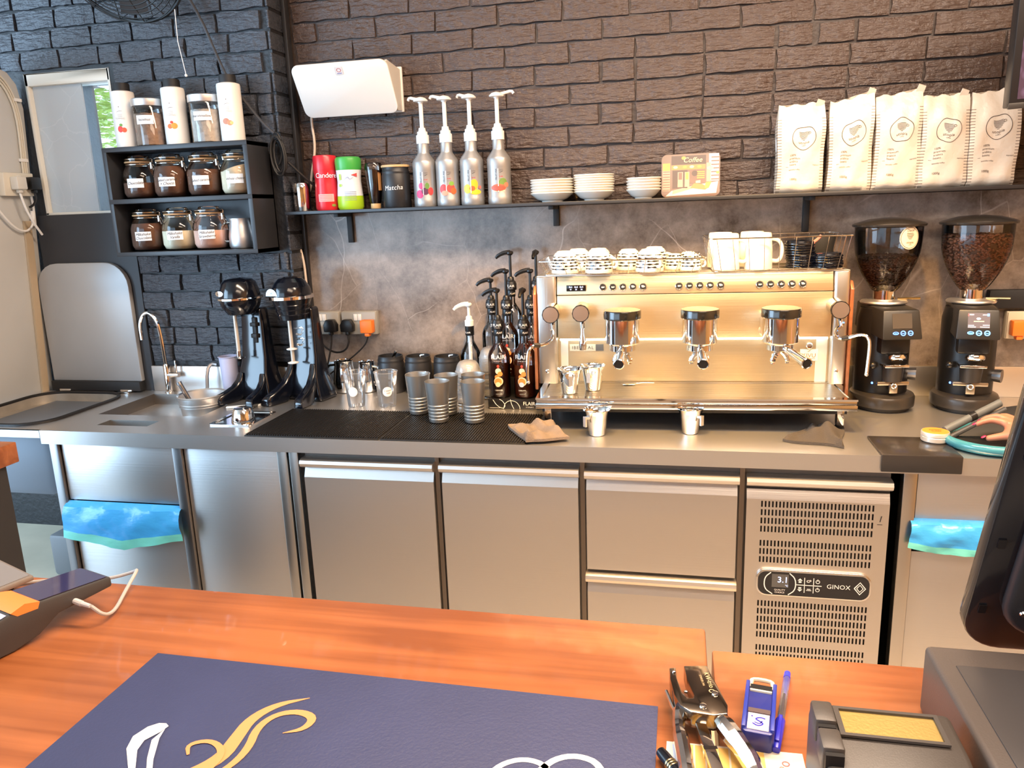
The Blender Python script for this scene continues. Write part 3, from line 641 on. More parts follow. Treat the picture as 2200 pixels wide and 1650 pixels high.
def lidjar(label, loc, fill, word):
    t = thing('screw_lid_jar', label, 'jar', loc, 0, 'screw-lid jars on top of the jar shelf'); R = .057
    MB().lathe([(.050,0),(R,.005),(R,.140),(.054,.150)],32,cap1=False).build('glass_body', GLASS, t)
    n = MB().lathe([(.048,.003),(.054,.007),(.054,.118),(.02,.124)],40)
    rnd = random.Random(len(word)); n.v = [(x*(1+rnd.uniform(-.05,.02)),y*(1+rnd.uniform(-.05,.02)),z+rnd.uniform(-.003,.003) if z > .01 else z) for x,y,z in n.v]
    n.build('contents', fill, t)
    MB().lathe([(.0595,.146),(.0605,.148),(.0605,.170),(.058,.173)],36).build('lid', STEELMAT, t)
    mb = MB(); put_rect(mb, wrap(R,.095,.24,.0006), -.030,.034,-.016,.016); lb = mb.build('label', PAPER, t)
    mb = MB(); put_text(mb, wrap(R,.095,.24,.0012), word, .013, shear=.4); mb.build('lettering', INK, lb, flat=True)
lidjar('brushed-lid jar of brown crumble between two white sauce bottles', (-1.968,-.075,SZ), P('brown_crumble',(.42,.28,.20),.8,bump=((60,60,60),1),var=((50,50,50),.6)), 'hazelnut')
lidjar('brushed-lid jar of pale flakes with the right-hand white bottle beside it', (-1.729,-.075,SZ), P('pale_flakes',(.60,.54,.48),.8,bump=((60,60,60),1),var=((50,50,50),.7)), 'marshmallow')

# ================================================================ THINGS ON THE LONG SHELF
Z = 1.6185; Y = .045
t = thing('cocktail_shaker','small polished steel shaker can at the left end of the long shelf','shaker',(-1.433,Y,Z))
MB().lathe([(.031,0),(.032,.003),(.034,.080)],28).build('body', CHROME, t); MB().lathe([(.0345,.080),(.0345,.103),(.033,.106)],28).build('lid', CHROME, t)
def waisted(R, H, w): return [(R*.93,0),(R,.008),(R,.05*H/.2),(R*.97,H*.42),(R*w,H*.58),(R*w,H*.63),(R*.97,H*.76),(R*1.03,H*.86)]
t = thing('sweetener_canister','red waisted sweetener canister with white lettering','canister',(-1.327,Y,Z)); R, H = .046, .204
MB().lathe([(R*.93,0),(R,.008),(R*.99,.060),(R*.93,.095),(R*.91,.115),(R*.96,.138),(R,.150)],32).build('body', RED, t, angle=50); MB().lathe([(R*.985,.150),(R,.156),(R*.97,.196),(R*.92,.202),(R*.7,.204)],32).build('cap', P('red_cap',(.60,.02,.035),.3), t)
mb = MB(); put_text(mb, wrap(R*.985,.128,.50,.0012),'Canderel',.026,space=.92); put_rect(mb, wrap(R*.99,.046,.32,.0010),-.030,.030,-.014,.014,1)
for k in range(4): put_rect(mb, wrap(R*.99,.046,.32,.0014),-.024,.024,-.010+k*.006,-.0085+k*.006,2)
put_disc(mb, wrap(R,.018,.75,.0012),.008,.0,.009,.005,3,12)
mb.build('print', [WHITEINK, P('pink_panel',(.75,.40,.38),.5), P('red_line',(.65,.12,.12),.5), P('olive_seal',(.25,.28,.05),.5)], t, flat=True)
t = thing('sweetener_canister','white waisted canister with green cap and lime base','canister',(-1.232,Y,Z)); R, H = .0495, .193
MB().lathe([(R*.90,0),(R,.010),(R,.038),(R*.985,.050),(R*.93,.085),(R*.90,.105),(R*.93,.130),(R*.96,.145)],32,mis=[1,1,1,0,0,0,0]).build('body', [P('milk_white',(.72,.76,.82),.35), LIME], t, angle=50)
MB().lathe([(R*.955,.145),(R*.975,.148),(R,.178),(R*.97,.188),(R*.85,.193)],32).build('cap', GREEN, t)
mb = MB(); w = wrap(R*.955,.12,.42,.0016); put_poly(mb, w, [(.006,.006),(.030,.013),(.030,-.001)],0); stroke(mb, w, [(-.02,-.012),(-.005,.002),(.0,-.012),(.014,-.002)],[.001,.002,.002,.001],1)
for k in range(6): put_rect(mb, wrap(R*.965,.052,.42,.0022), -.022,.022,.012-k*.006,.0135-k*.006,1)
put_rect(mb, wrap(R*.96,.09,-.35,.0018),-.006,.006,-.006,.004,2); put_rect(mb, wrap(R*.96,.118,-.35,.0016),-.004,.004,-.010,.012,2)
mb.build('print', [P('print_red',(.65,.05,.05),.5), P('print_blue_grey',(.22,.27,.40),.5), LIME], t, flat=True)
t = thing('honey_bottle','dark syrup squeeze bottle with a pale cap, between canister and tin','bottle',(-1.131,Y,Z))
MB().lathe([(.019,.018),(.022,.026),(.030,.10),(.034,.152),(.030,.166),(.016,.171)],28).build('body', GLASS, t)
MB().lathe([(.017,.019),(.0205,.027),(.0285,.10),(.0315,.140)],28).build('syrup', P('dark_syrup',(.030,.012,.008),.15), t)
MB().lathe([(.0185,0),(.0195,.002),(.0195,.018),(.018,.019)],24).build('cap', P('tan_cap',(.62,.40,.18),.4), t)
mb = MB(); put_rect(mb, wrap(.031,.098,1.05,.001), -.007,.008,-.032,.034); mb.build('label', P('tan_label',(.45,.22,.08),.5), t)
def canister(label, loc, lidless, group):
    t = thing('storage_canister', label, 'canister', loc, 0, group); R = .0525
    MB().lathe([(R*.95,0),(R,.004),(R,.118),(R*.97,.122),(R*.97,.126),(R*.99,.129),(R*.97,.133),(R*.93,.139),(R*.93,.147)]+([(R*.86,.147),(R*.86,.13),(.002,.128)] if lidless else []),36,cap1=not lidless).build('body', P('canister_black',(.016,.016,.018),.42), t, angle=40)
    return t
t = canister('matt black canister with wooden lid and chalk lettering, on the long shelf', (-1.044,Y,Z), False, None)
MB().lathe([(.0525,.147),(.0535,.149),(.0535,.153),(.052,.155)],36).build('wooden_lid', BAMBOO, t)
mb = MB(); put_text(mb, wrap(.0525,.072,.10,.0008),'Matcha',.024,shear=.2,space=1.05,rot=.04); mb.build('lettering', CHALK, t, flat=True)
SILVER = P('silver_plastic',(.36,.355,.35),.38,.6)
FR = {'berries':('dark berries and pineapple leaves',[((.65,.03,.15),-.016,-.014,.011,.012),((.10,.03,.07),.002,-.006,.011,.010),((.65,.05,.05),.019,-.006,.008,.011),((.70,.06,.18),-.010,.010,.008,.009),((.12,.25,.05),.008,.010,.006,.009)]),
 'strawberries':('strawberries',[((.70,.05,.05),-.014,-.002,.011,.014),((.75,.07,.05),.010,.0,.012,.012),((.60,.12,.03),.018,-.008,.009,.009),((.20,.38,.05),.012,.014,.007,.006),((.78,.30,.20),-.010,-.014,.010,.007)]),
 'mango':('yellow mango',[((.70,.55,.05),-.016,-.004,.011,.013),((.85,.45,.02),.006,.008,.011,.015),((.85,.55,.03),.010,-.014,.017,.007),((.40,.12,.03),.000,-.003,.008,.007),((.55,.15,.12),.024,.000,.005,.005)]),
 'watermelon':('red watermelon slice',[((.15,.25,.05),.010,.010,.012,.013),((.80,.12,.06),-.004,-.004,.022,.010),((.85,.70,.45),-.004,-.013,.018,.003),((.75,.18,.10),.020,.004,.007,.007),((.75,.08,.05),-.004,-.006,.018,.008)])}
def puree(i, x, kind, spout):
    t = thing('syrup_pump_bottle','silver fruit puree pump bottle with a print of %s'%FR[kind][0],'bottle',(x,Y,Z),0,'silver puree pump bottles on the long shelf'); R = .0435
    MB().lathe([(R*.96,0),(R,.004),(R,.026),(R*.985,.028),(R*.985,.128),(R*.992,.130),(R*.998,.158),(R*.93,.166),(.024,.188),(.0215,.194),(.0212,.228)],36).build('body', SILVER, t, angle=30)
    p = MB().lathe([(.0235,.226),(.0235,.256),(.019,.258),(.019,.268),(.014,.270),(.012,.282)],24).build('pump_collar', WHITE, t, angle=40)
    MB().lathe([(.0075,.28),(.0075,.368),(.0105,.369),(.0105,.374)],14).build('pump_rod', WHITE, t)
    h = MB().lathe([(.012,.372),(.026,.374),(.027,.378),(.018,.386),(.004,.390)],24)
    a = spout; dx, dy = math.cos(a), math.sin(a)
    h.tube([(0,0,.380),(dx*.03,dy*.03,.386),(dx*.055,dy*.055,.393),(dx*.062,dy*.062,.384)],.0055,8,smooth=1); h.build('pump_head', WHITE, t)
    mb = MB(); mats = []
    for k,(c,u,v,ru,rv) in enumerate(FR[kind][1]): mats.append(P('fruit_%s_%d'%(kind,k), c, .45)); put_disc(mb, wrap(R*.985,.062,.24,.0006+.0003*k), u*1.2, v*1.2, ru*1.3, rv*1.3, k, 14)
    mats += [INK, WHITEINK, RED]; w = wrap(R*.985,.062,.24,.0004)
    put_text(mb, w, 'FRUIT MIX', .0085, du=-.012, dv=.042, mi=5, rot=PI/2); put_rect(mb, wrap(R*.985,.062,.24,.0016), -.0062,-.0038,-.020,.062,6,1)
    stroke(mb, w, [(.000,.048),(.006,.050),(.012,.052)],[.0008,.0016,.0008],5); put_text(mb, w, 'PURE', .006, du=.006,dv=.034,mi=7)
    for v in (.058,.054,.026): put_rect(mb, w, .0,.014,v,v+.0007,5,2)
    mb.build('print', mats, t, flat=True)
for i,(x,k,a) in enumerate(((-.930,'berries',PI*.86),(-.841,'strawberries',PI*.90),(-.748,'mango',PI*.82),(-.645,'watermelon',.35))): puree(i,x,k,a)
ORD = ['first','second','third','fourth','fifth','sixth','seventh','eighth','ninth','tenth']+['%dth'%i for i in range(11,40)]
# saucers in three stacks
def saucer_mesh(R): 
    return MB().lathe([(R*.48,0),(R*.50,.004),(R*.70,.010),(R,.030),(R*.995,.0325),(R*.68,.0135),(R*.40,.0085),(.002,.008)],36,cap1=False).mesh('saucer', CERAMIC, angle=40)
for label, x, R, n, step in (('six stacked white saucers, left stack on the long shelf',-.450,.079,6,.0094),('eight stacked white saucers, tallest stack on the long shelf',-.299,.0725,8,.0082),('five stacked small white saucers beside the glass board',-.124,.061,5,.0098)):
    me = saucer_mesh(R)
    for k in range(n):
        o = link('saucer', me, None, (x+random.uniform(-.0012,.0012),Y,Z+.0002+k*step), (0,random.uniform(-.006,.006),0))
        tag(o, ('bottom' if k == 0 else 'top' if k == n-1 else ORD[n-1-k]+' from the top')+' white saucer of the '+('left stack on the long shelf','tall middle stack on the long shelf','small stack next to the printed glass board')[('six','eigh','five').index(label[:4].strip() if label[:4] != 'six ' else 'six')], 'saucer', label)
# glass serving board with a street cafe picture
bd = thing('printed_glass_board','rounded glass board printed with a lamplit street view, leaning on the wall','board',(.037,.060,Z)); bd.rotation_euler = (.16*-1,0,0)
BW, BH = .100, .148
gb = MB().prism(rrect(-BW,BW,0,BH,.018,5),.004,mat=RX90).build('board', P('board_brown',(.13,.065,.035),.15,coat=.5), bd)
BP = [P('pic_%d'%i, c, .35, coat=.4) for i, c in enumerate(((.075,.045,.035),(.70,.30,.06),(.42,.30,.22),(.60,.52,.46),(.85,.62,.32),(.18,.10,.07),(.55,.22,.06)))]
mb = MB(); f = lambda k: flat_xz(-.0043-.0002*k,0,0)
put_poly(mb, f(0), [(-.085,.004),(.088,.010),(.094,.05),(.02,.040),(-.065,.022)],3); put_poly(mb, f(1), [(-.062,.010),(-.06,.022),(.012,.038),(.03,.034)],2)
put_rect(mb, f(0), -.096,-.070,.022,.118,2,1)
for k in range(8): put_rect(mb, f(1), -.095,-.071,.024+k*.009,.027+k*.009,5,1)
put_rect(mb, f(1), -.096,-.070,.092,.118,1,1); put_rect(mb, f(0), -.066,.052,.112,.142,0,1); put_rect(mb, f(1), -.066,.050,.094,.110,6,1)
for u,c in ((-.052,4),(-.02,1),(.004,4),(.03,1)): put_disc(mb, f(2), u,.103,.008,.005,c,10)
put_rect(mb, f(1), -.062,-.010,.030,.092,0,1); put_rect(mb, f(1), -.006,.050,.046,.092,5,1)
for u0,u1 in ((-.044,-.026),(-.020,-.004)): put_rect(mb, f(2), u0,u1,.034,.086,2,1); put_rect(mb, f(3), u0+.003,u1-.003,.06,.084,1 if u0 > -.03 else 5,1)
for k in range(4): put_rect(mb, f(2), .022,.048,.062+k*.007,.066+k*.007,1,1)
put_disc(mb, f(2), .014,.080,.010,.010,0,12); put_rect(mb, f(0), .062,.096,.052,.146,3,1)
for k in range(7): put_rect(mb, f(1), .070,.096,.056+k*.0125,.060+k*.0125,5,1)
put_rect(mb, f(2), .054,.068,.05,.115,2,1); put_disc(mb, f(3), .066,.096,.012,.007,4,12); put_disc(mb, f(3), .092,.080,.006,.005,1,10)
put_poly(mb, f(2), [(.0,.030),(.05,.022),(.062,.030),(.04,.042),(.012,.046)],6); put_poly(mb, f(3), [(.048,.028),(.062,.028),(.072,.050),(.052,.048)],1); put_poly(mb, f(3), [(.018,.046),(.034,.046),(.034,.056),(.018,.054)],4)
put_text(mb, f(4), 'Coffee', .024, du=.006, dv=.126, shear=.3, mi=4); put_disc(mb, f(3),-.024,.134,.008,.006,1,12)
mb.build('picture', BP, bd, flat=True)

# coffee bags
BAGM = P('cream_foil',(.66,.57,.46),.34,0,bump=((22,22,22),.5)); 
def bagstripe():
    m = P('cream_foil_hatched',(.66,.57,.46),.36); nt = m.node_tree; b = nt.nodes['Principled BSDF']; tc = nt.nodes.new('ShaderNodeTexCoord'); w = nt.nodes.new('ShaderNodeTexWave'); w.bands_direction = 'Z'; w.inputs['Scale'].default_value = 34; w.inputs['Distortion'].default_value = .6
    cr = nt.nodes.new('ShaderNodeValToRGB'); e = cr.color_ramp.elements; e[0].position = .80; e[0].color = (.66,.57,.46,1); e[1].position = .93; e[1].color = (.16,.11,.08,1)
    nt.links.new(tc.outputs['Object'], w.inputs['Vector']); nt.links.new(w.outputs['Fac'], cr.inputs[0]); nt.links.new(cr.outputs[0], b.inputs['Base Color']); return m
BAGS = bagstripe()
def coffee_bag(label, x, w, h, seed, lift, flap):
    rnd = random.Random(seed); t = thing('coffee_bag', label, 'bag', (x,.045,Z), rnd.uniform(-.03,.03), 'white foil coffee bags at the right end of the shelf')
    D = .036; ph = [rnd.uniform(0,6.28) for _ in range(8)]
    def dent(u, z): return .0040*math.sin(7*u/w+ph[0]+18*z)*math.sin(27*z+ph[1]) + .0016*math.sin(13*u/w+ph[2]-46*z) + .0018*math.sin(52*z+ph[3]+6*u/w)
    def topz(u): return h + lift*(u/w+.5)**2 + .004*math.sin(18*u/w+ph[4])
    def front(u, v):
        k = min(1, max(0, (v/h-.60)/.40)); d = D*(1-k**1.6*.95)*(1-.15*(2*u/w)**4)*min(1,(v+.02)/.035)
        return -(d + dent(u,v)*(1-.4*k))
    nu, nv = 12, 18; vs = []; 
    def wz(v): k = v/h; return 1.0-.03*math.sin(k*PI*2.3+ph[5])-.03*max(0,(k-.75)/.25)
    loops = []
    for j in range(nv+1):
        v = h*j/nv; lp = []
        for i in range(nu+1):
            u = -w/2+w*i/nu; lp.append((u*wz(v), front(u,v), topz(u)*j/nv))
        for i in range(nu+1):
            u = w/2-w*i/nu; lp.append((u*wz(v), -front(u,v)*.9+.002, topz(u)*j/nv))
        loops.append(lp)
    n = len(loops[0]); vs = [p for lp in loops for p in lp]; mb = MB(); fs = []; ms = []
    for j in range(nv):
        for i in range(n):
            fs.append((j*n+i,j*n+(i+1)%n,(j+1)*n+(i+1)%n,(j+1)*n+i)); ms.append(1 if (i in (0,nu-1,nu,2*nu+1,n-1,nu+1) and j < nv-3) else 0)
    fs += [tuple(range(n-1,-1,-1)), tuple(range(nv*n,nv*n+n))]; ms += [0,0]; mb.add(vs, fs); mb.m = ms
    mb.build('bag_body', [BAGM, BAGS], t, angle=55)
    # folded flap on the top seam
    fz = topz(flap*w); MB().add([((flap-.10)*w,-.002,fz-.020),((flap+.10)*w,-.002,fz-.016),((flap+.13)*w,-.010,fz+.004),((flap-.02)*w,-.014,fz+.010),((flap-.10)*w,.001,fz-.020),((flap+.10)*w,.001,fz-.016),((flap+.13)*w,-.006,fz+.006),((flap-.02)*w,-.009,fz+.013)], [(0,1,2,3),(7,6,5,4),(0,4,5,1),(1,5,6,2),(2,6,7,3),(3,7,4,0)]).build('top_fold', BAGM, t)
    pf = lambda u, v: (u*wz(v), front(u,v)-.0012, topz(u)*v/h)
    lz = h*.615; cx = w*.05; mb = MB(); fm_ = lambda u, v: pf(u+cx, lz+v)
    put_disc(mb, fm_, 0,0,.0370,.0370,0,40,.955)
    for k,(a,b) in enumerate(((-.015,.012),(-.015,.016),(-.0145,.0155),(-.0135,.0125),(-.0115,.0105),(-.008,.0075),(-.0035,.003))): put_rect(mb, fm_, a,b,.0185-k*.0040,.0200-k*.0040,0,4)
    stroke(mb, fm_, [(.013,.0170),(.020,.0160),(.020,.010),(.013,.0105)],[.0012]*4)
    put_text(mb, fm_, 'utopia', .0125, dv=-.0135, space=1.05); put_text(mb, fm_, 'coffee', .0055, dv=-.0225)
    f2 = lambda u, v: pf(u-w*.24, v)
    for k, s in enumerate(('100%','premium','arabica','beans')): put_text(mb, f2, s, .0092, 'LEFT', dv=h*.425-k*.0098)
    put_text(mb, f2, 'specialty coffee', .0058, 'LEFT', du=-.002, dv=h*.265); put_text(mb, f2, '1000g', .0098, 'LEFT', dv=h*.155); put_text(mb, f2, 'espresso', .0058, 'LEFT', du=w*.50, dv=h*.305); put_rect(mb, f2,-.012,-.004,h*.30,h*.303,0,2)
    mb.build('print', INKB, t, flat=True)
    fz_ = lambda u, v: (-w/2*wz(v+h*.5)-.0016+.0, u, h*.56+v)
    mb = MB(); put_disc(mb, fz_, 0,0,.016,.027,0,20); put_disc(mb, lambda u,v: (fz_(u,v)[0]-.0006,u,h*.56+v), 0,0,.016,.027,1,20,.93); mb.build('side_seal', [PAPER, INKB], t, flat=True)
    return t
for k,(x,w,h,lift,fl) in enumerate(((.392,.148,.282,.010,.36),(.548,.134,.286,.034,.40),(.690,.140,.296,.016,.42),(.829,.140,.286,.004,.34),(.972,.140,.286,.020,.30))):
    coffee_bag(('leftmost white foil coffee bag, crumpled, next to the glass board','second white foil coffee bag from the left, tall raised top corner','middle one of the five white foil coffee bags','fourth white foil coffee bag from the left, flap folded over','rightmost white foil coffee bag, below the hanging screen')[k], x, w, h, 20+k, lift, fl)
# insect trap (white wall unit) on the bricks
ut = thing('insect_trap','white wedge-shaped wall unit with a tilted rounded front, above the shelf','wall unit',(-1.205,.13,1.97))
o_ = rrect(-.186,.186,0,.200,.030,6)
T = Matrix(((1,0,0,0),(0,1,-.52,-.062),(0,0,.86,0),(0,0,0,1)))
fpm = MB().prism(o_,.010,mat=Matrix.Translation((0,-.062,-.004)) @ Matrix.Rotation(.56,4,'X') @ RX90); fpm.build('front_cover', P('unit_white',(.74,.72,.68),.35), ut, bevel=.003)
side = [(-.055,.002),(-.060,.006),(-.150,.158),(-.146,.164),(-.004,.150),(-.004,.006)]
for s_ in (-1,1): MB().add([(s_*.178,y,z) for y,z in side]+[(s_*.170,y,z) for y,z in side], [tuple(range(6)),tuple(range(11,5,-1))]+[(i,(i+1)%6,(i+1)%6+6,i+6) for i in range(6)]).build('side_cheek', P('unit_grey',(.60,.57,.52),.5), ut)
MB().box(-.184,.184,-.012,0,0,.162).build('back_plate', P('unit_white2',(.72,.70,.66),.4), ut, bevel=.004)
mb = MB(); q = Matrix.Translation((0,-.062,-.004)) @ Matrix.Rotation(.56,4,'X'); fs_ = lambda u, v: tuple(q @ Vector((u,-.0115,v)))
put_rect(mb, fs_, -.014,.014,.158,.186,0,1); lbs = mb.build('sticker', P('sticker_grey',(.62,.60,.60),.5), ut)
mb = MB(); fs2 = lambda u, v: tuple(q @ Vector((u,-.0119,v))); put_disc(mb, fs2, 0,.174,.009,.007,0,16,.75); put_rect(mb, fs2,-.009,.009,.161,.164,1,1); mb.build('lettering', [P('sticker_red',(.5,.1,.1),.5), P('sticker_blue',(.2,.2,.4),.5)], lbs, flat=True)
MB().tube([(x+1.205,y-.13,z-1.97) for x,y,z in ((-1.385,.09,1.985),(-1.398,.112,1.94),(-1.392,.112,1.88),(-1.400,.112,1.82),(-1.418,.112,1.76),(-1.428,.112,1.69),(-1.478,.100,1.64),(-1.497,.092,1.60),(-1.497,.090,1.56),(-1.490,.088,1.50),(-1.474,.088,1.43),(-1.470,.085,1.35),(-1.468,.080,1.26))],.0048,8,smooth=2).build('cord', P('cord_white',(.70,.58,.47),.5), ut)
# ================================================================ WORKTOP, LEFT HALF
CT = .9005
# small tap over the sink
t = thing('tap','slim chrome gooseneck tap behind the sink','tap',(-2.08,-.028,CT))
MB().lathe([(.018,0),(.018,.004),(.013,.006),(.013,.115),(.010,.120)],18).build('body', CHROME, t)
MB().tube([(0,0,.115),(-.004,0,.24),(-.012,-.004,.31),(-.050,-.012,.345),(-.082,-.02,.30),(-.080,-.02,.225)],.0075,10,smooth=3).build('spout', CHROME, t)
MB().cyl((0,0,.075),(.055,0,.075),.011,n=14).cyl((.045,0,.07),(.045,0,.135),.005,.004,n=10).build('handle', CHROME, t)
# perforated steel tub with a scoop, in the sink's corner
t = thing('utensil_bucket','round steel tub holding a scoop, at the right end of the sink','bucket',(-1.80,-.215,.842))
MB().lathe([(.002,.002),(.070,.002),(.076,.008),(.088,.095),(.093,.100),(.090,.103),(.085,.098),(.073,.010),(.002,.008)],32,cap0=False,cap1=False).build('tub', STEELMAT, t)
MB().torus((0,0,.070),.0855,.002,32,6).torus((0,0,.060),.084,.002,32,6).build('ridge', STEELMAT, t)
MB().cyl((-.03,.0,.02),(-.075,-.02,.145),.009,n=12).lathe([(.0105,0),(.0105,.012)],12,mat=Matrix.Translation((-.075,-.02,.140)) @ Matrix.Rotation(-.36,4,'Y')).build('scoop_handle', STEELDK, t)
tag(MB().box(-1.96,-1.70,-.38,-.07,.8385,.841).build('basin_grid', STEELDK), 'flat steel rack inside the sink under the round tub', 'rack')
# strainer leaning at the upstand
t = thing('strainer_strap','bent steel strap hooked over the upstand behind the sink','strap',(-1.865,-.02,CT))
MB().tube([(-.02,-.035,.0),(-.014,-.028,.10),(-.002,-.01,.125),(.02,-.005,.12)],.007,6,smooth=1).build('strap', STEELMAT, t)
tag(MB().lathe([(.030,0),(.036,.155),(.040,.158),(.038,.160),(.034,.156),(.028,.004),(.002,.003)],24,cap1=False).build('measuring_cup', P('lilac_plastic',(.55,.55,.72),.35), None, (-1.775,-.050,CT)), 'pale lilac plastic beaker behind the left drink mixer', 'cup')
# drink mixers
def mixer(label, loc, kind):
    t = thing('drink_mixer', label, 'mixer', loc, -.18 if kind == 0 else -.22, 'black drink mixers by the pier')
    H = .455
    # base: two curved feet and a pedestal
    for s_ in (-1,1):
        mb = MB(); prof = [(-.172,0,.036,.024),(-.160,0,.04,.038),(-.12,0,.052,.054),(-.08,0,.06,.076),(-.052,0,.062,.110),(-.036,0,.062,.150)] if kind else [(-.165,0,.036,.026),(-.152,0,.04,.038),(-.115,0,.052,.048),(-.08,0,.06,.060),(-.055,0,.062,.082),(-.042,0,.062,.112)]
        vs = []; fs = []
        for i,(y,_,w,z) in enumerate(prof):
            k = i/(len(prof)-1); xo = s_*(.082-.030*k**.8); hw = .021-.004*k
            vs += [(xo-hw,y,0 if i < 2 else max(0,z-.075)),(xo+hw,y,0 if i < 2 else max(0,z-.075)),(xo+hw*.8,y,z),(xo-hw*.8,y,z)]
        for i in range(len(prof)-1):
            for k in range(4): fs.append((i*4+k,i*4+(k+1)%4,i*4+4+(k+1)%4,i*4+4+k))
        fs += [(3,2,1,0),tuple(range(len(vs)-4,len(vs)))]; mb.add(vs, fs).build('foot', BLKGLOSS, t, bevel=.006, seg=3, angle=50)
    mb = MB(); vs = []; fs = []; L = [(0,.092,-.05,.055),(.03,.086,-.052,.055),(.10,.066,-.038,.05),(.17,.058,-.020,.045),(.30,.052,-.012,.04),(.36,.047,-.010,.04)]
    for z, hw, y0, y1 in L: vs += [(-hw,y0,z),(hw,y0,z),(hw,y1,z),(-hw,y1,z)]
    for i in range(len(L)-1):
        for k in range(4): fs.append((i*4+k,i*4+(k+1)%4,i*4+4+(k+1)%4,i*4+4+k))
    fs += [(3,2,1,0),tuple(range(len(vs)-4,len(vs)))]; mb.add(vs, fs).build('column', BLKGLOSS, t, bevel=.010, seg=3, angle=50)
    hy = -.055
    if kind == 0:
        MB().lathe([(.020,.335),(.048,.345),(.066,.372),(.072,.395),(.071,.41),(.068,.432),(.060,.462),(.048,.475),(.02,.481)],32,(0,hy,0),sy=1.15).build('motor_head', BLKGLOSS, t)
        MB().lathe([(.073,.400),(.078,.402),(.078,.409),(.072,.411)],36,(0,hy,0),sy=1.18).build('chrome_band', CHROME, t)
        mb = MB(); put_disc(mb, lambda u,v: (u-.028,hy-.0800+.12*abs(u),.427+v),0,0,.018,.010,0,20); e = mb.build('badge', CHROME, t)
        MB().box(.012,.030,-.022,-.008,.225,.325).box(.008,.036,-.030,-.010,.245,.262).box(.008,.036,-.030,-.010,.290,.305).build('cup_clip', BLKMAT, t, bevel=.003)
        MB().cyl((-.026,hy-.012,.350),(-.026,hy-.012,.175),.0075,n=12,mi=0).build('spindle', P('cream_shaft',(.62,.56,.48),.3,.4), t)
        MB().lathe([(.020,.172),(.021,.175),(.010,.178),(.009,.20)],18,(-.026,hy-.012,0)).build('agitator', CHROME, t)
    else:
        pr = [(.030,.318),(.050,.322),(.055,.340),(.053,.343),(.059,.358),(.057,.361),(.063,.376),(.062,.379),(.068,.394),(.070,.398),(.070,.412),(.069,.428),(.064,.444),(.062,.446),(.054,.461),(.052,.463),(.040,.475),(.037,.476),(.015,.482)]
        MB().lathe(pr,36,(0,hy,0),sy=1.15).build('motor_head', BLKGLOSS, t, angle=25)
        MB().lathe([(.0705,.398),(.077,.400),(.077,.411),(.0705,.413)],36,(0,hy,0),sy=1.16).build('chrome_band', CHROME, t)
        mb = MB(); fb = lambda u,v: (u-.024,hy-.0835+.10*abs(u),.424+v); put_poly(mb, fb, [(.026*math.cos(a*PI/12),-.008+.026*math.sin(a*PI/12)) for a in range(13)],0); e = mb.build('badge', CHROME, t)
        for z in (.275,.235):
            MB().tube([(.0,hy,z+.01),(.020,hy-.012,z+.012),(.052,hy-.012,z+.018),(.038,hy-.010,z-.012),(.014,hy-.010,z-.010)],.004,6,smooth=1).build('cup_clip', GLASS if z < .25 else CLEAR, t)
        MB().cyl((-.012,hy-.012,.325),(-.012,hy-.012,.155),.0075,n=12).build('spindle', P('cream_shaft',(.62,.56,.48),.3,.4), t)
        for z in (.205,.152): MB().lathe([(.020,z),(.021,z+.003),(.008,z+.007)],18,(-.012,hy-.012,0)).build('agitator', WHITE, t)
    mb = MB(); put_text(mb, (lambda u,v: (u-.028,hy-.0812+.12*abs(u),.427+v)) if kind == 0 else (lambda u,v: (u-.024,hy-.0842+.10*abs(u),.424+v)), 'mix' if kind == 0 else '1952', .011, shear=.2); mb.build('lettering', INK, e, flat=True)
    return t
mixer('left black drink mixer with a smooth head and oval badge', (-1.622,-.090,CT), 0)
mixer('right black drink mixer with a ribbed head, standing in front of the cord', (-1.412,-.080,CT), 1)
tag(MB().tube([(-1.50,-.01,.96),(-1.47,-.04,.965),(-1.44,-.03,.93),(-1.46,-.03,.9055),(-1.50,-.03,.9055)],.004,6,smooth=2).build('mixer_cord', BLK), 'short black cord looped between the two drink mixers', 'cord')
tag(MB().box(-.075,.06,-.008,.008,0,.007).build('white_spoon', P('white_spoon',(.7,.7,.66),.4), None, (-1.60,-.235,CT), (0,0,.42), bevel=.003), 'flat white stick lying before the left drink mixer', 'stick')
# shallow steel tray with an upturned cup
t = thing('steel_tray','shallow steel tray sunk into the worktop left of the black mats','tray',(-1.515,-.400,CT))
o1 = rrect(-.082,.082,-.093,.093,.012,4); o2 = rrect(-.070,.070,-.081,.081,.012,4); n = len(o1)
MB().add([(x,y,.004) for x,y in o1]+[(x,y,.004) for x,y in o2]+[(x*.96,y*.96,.0005) for x,y in o2]+[(x,y,0) for x,y in o1], [(i,(i+1)%n,(i+1)%n+n,i+n) for i in range(n)]+[(i+n,(i+1)%n+n,(i+1)%n+2*n,i+2*n) for i in range(n)]+[tuple(range(2*n,3*n))]+[(i,i+3*n,(i+1)%n+3*n,(i+1)%n) for i in range(n)]).build('tray', CHROME, t, angle=25)
tag(MB().lathe([(.041,0),(.041,.002),(.034,.040),(.030,.046),(.024,.048)],28).build('measuring_pot', CHROME, None, (-1.500,-.425,CT+.0012)), 'small upturned steel pot in the shallow tray', 'pot')
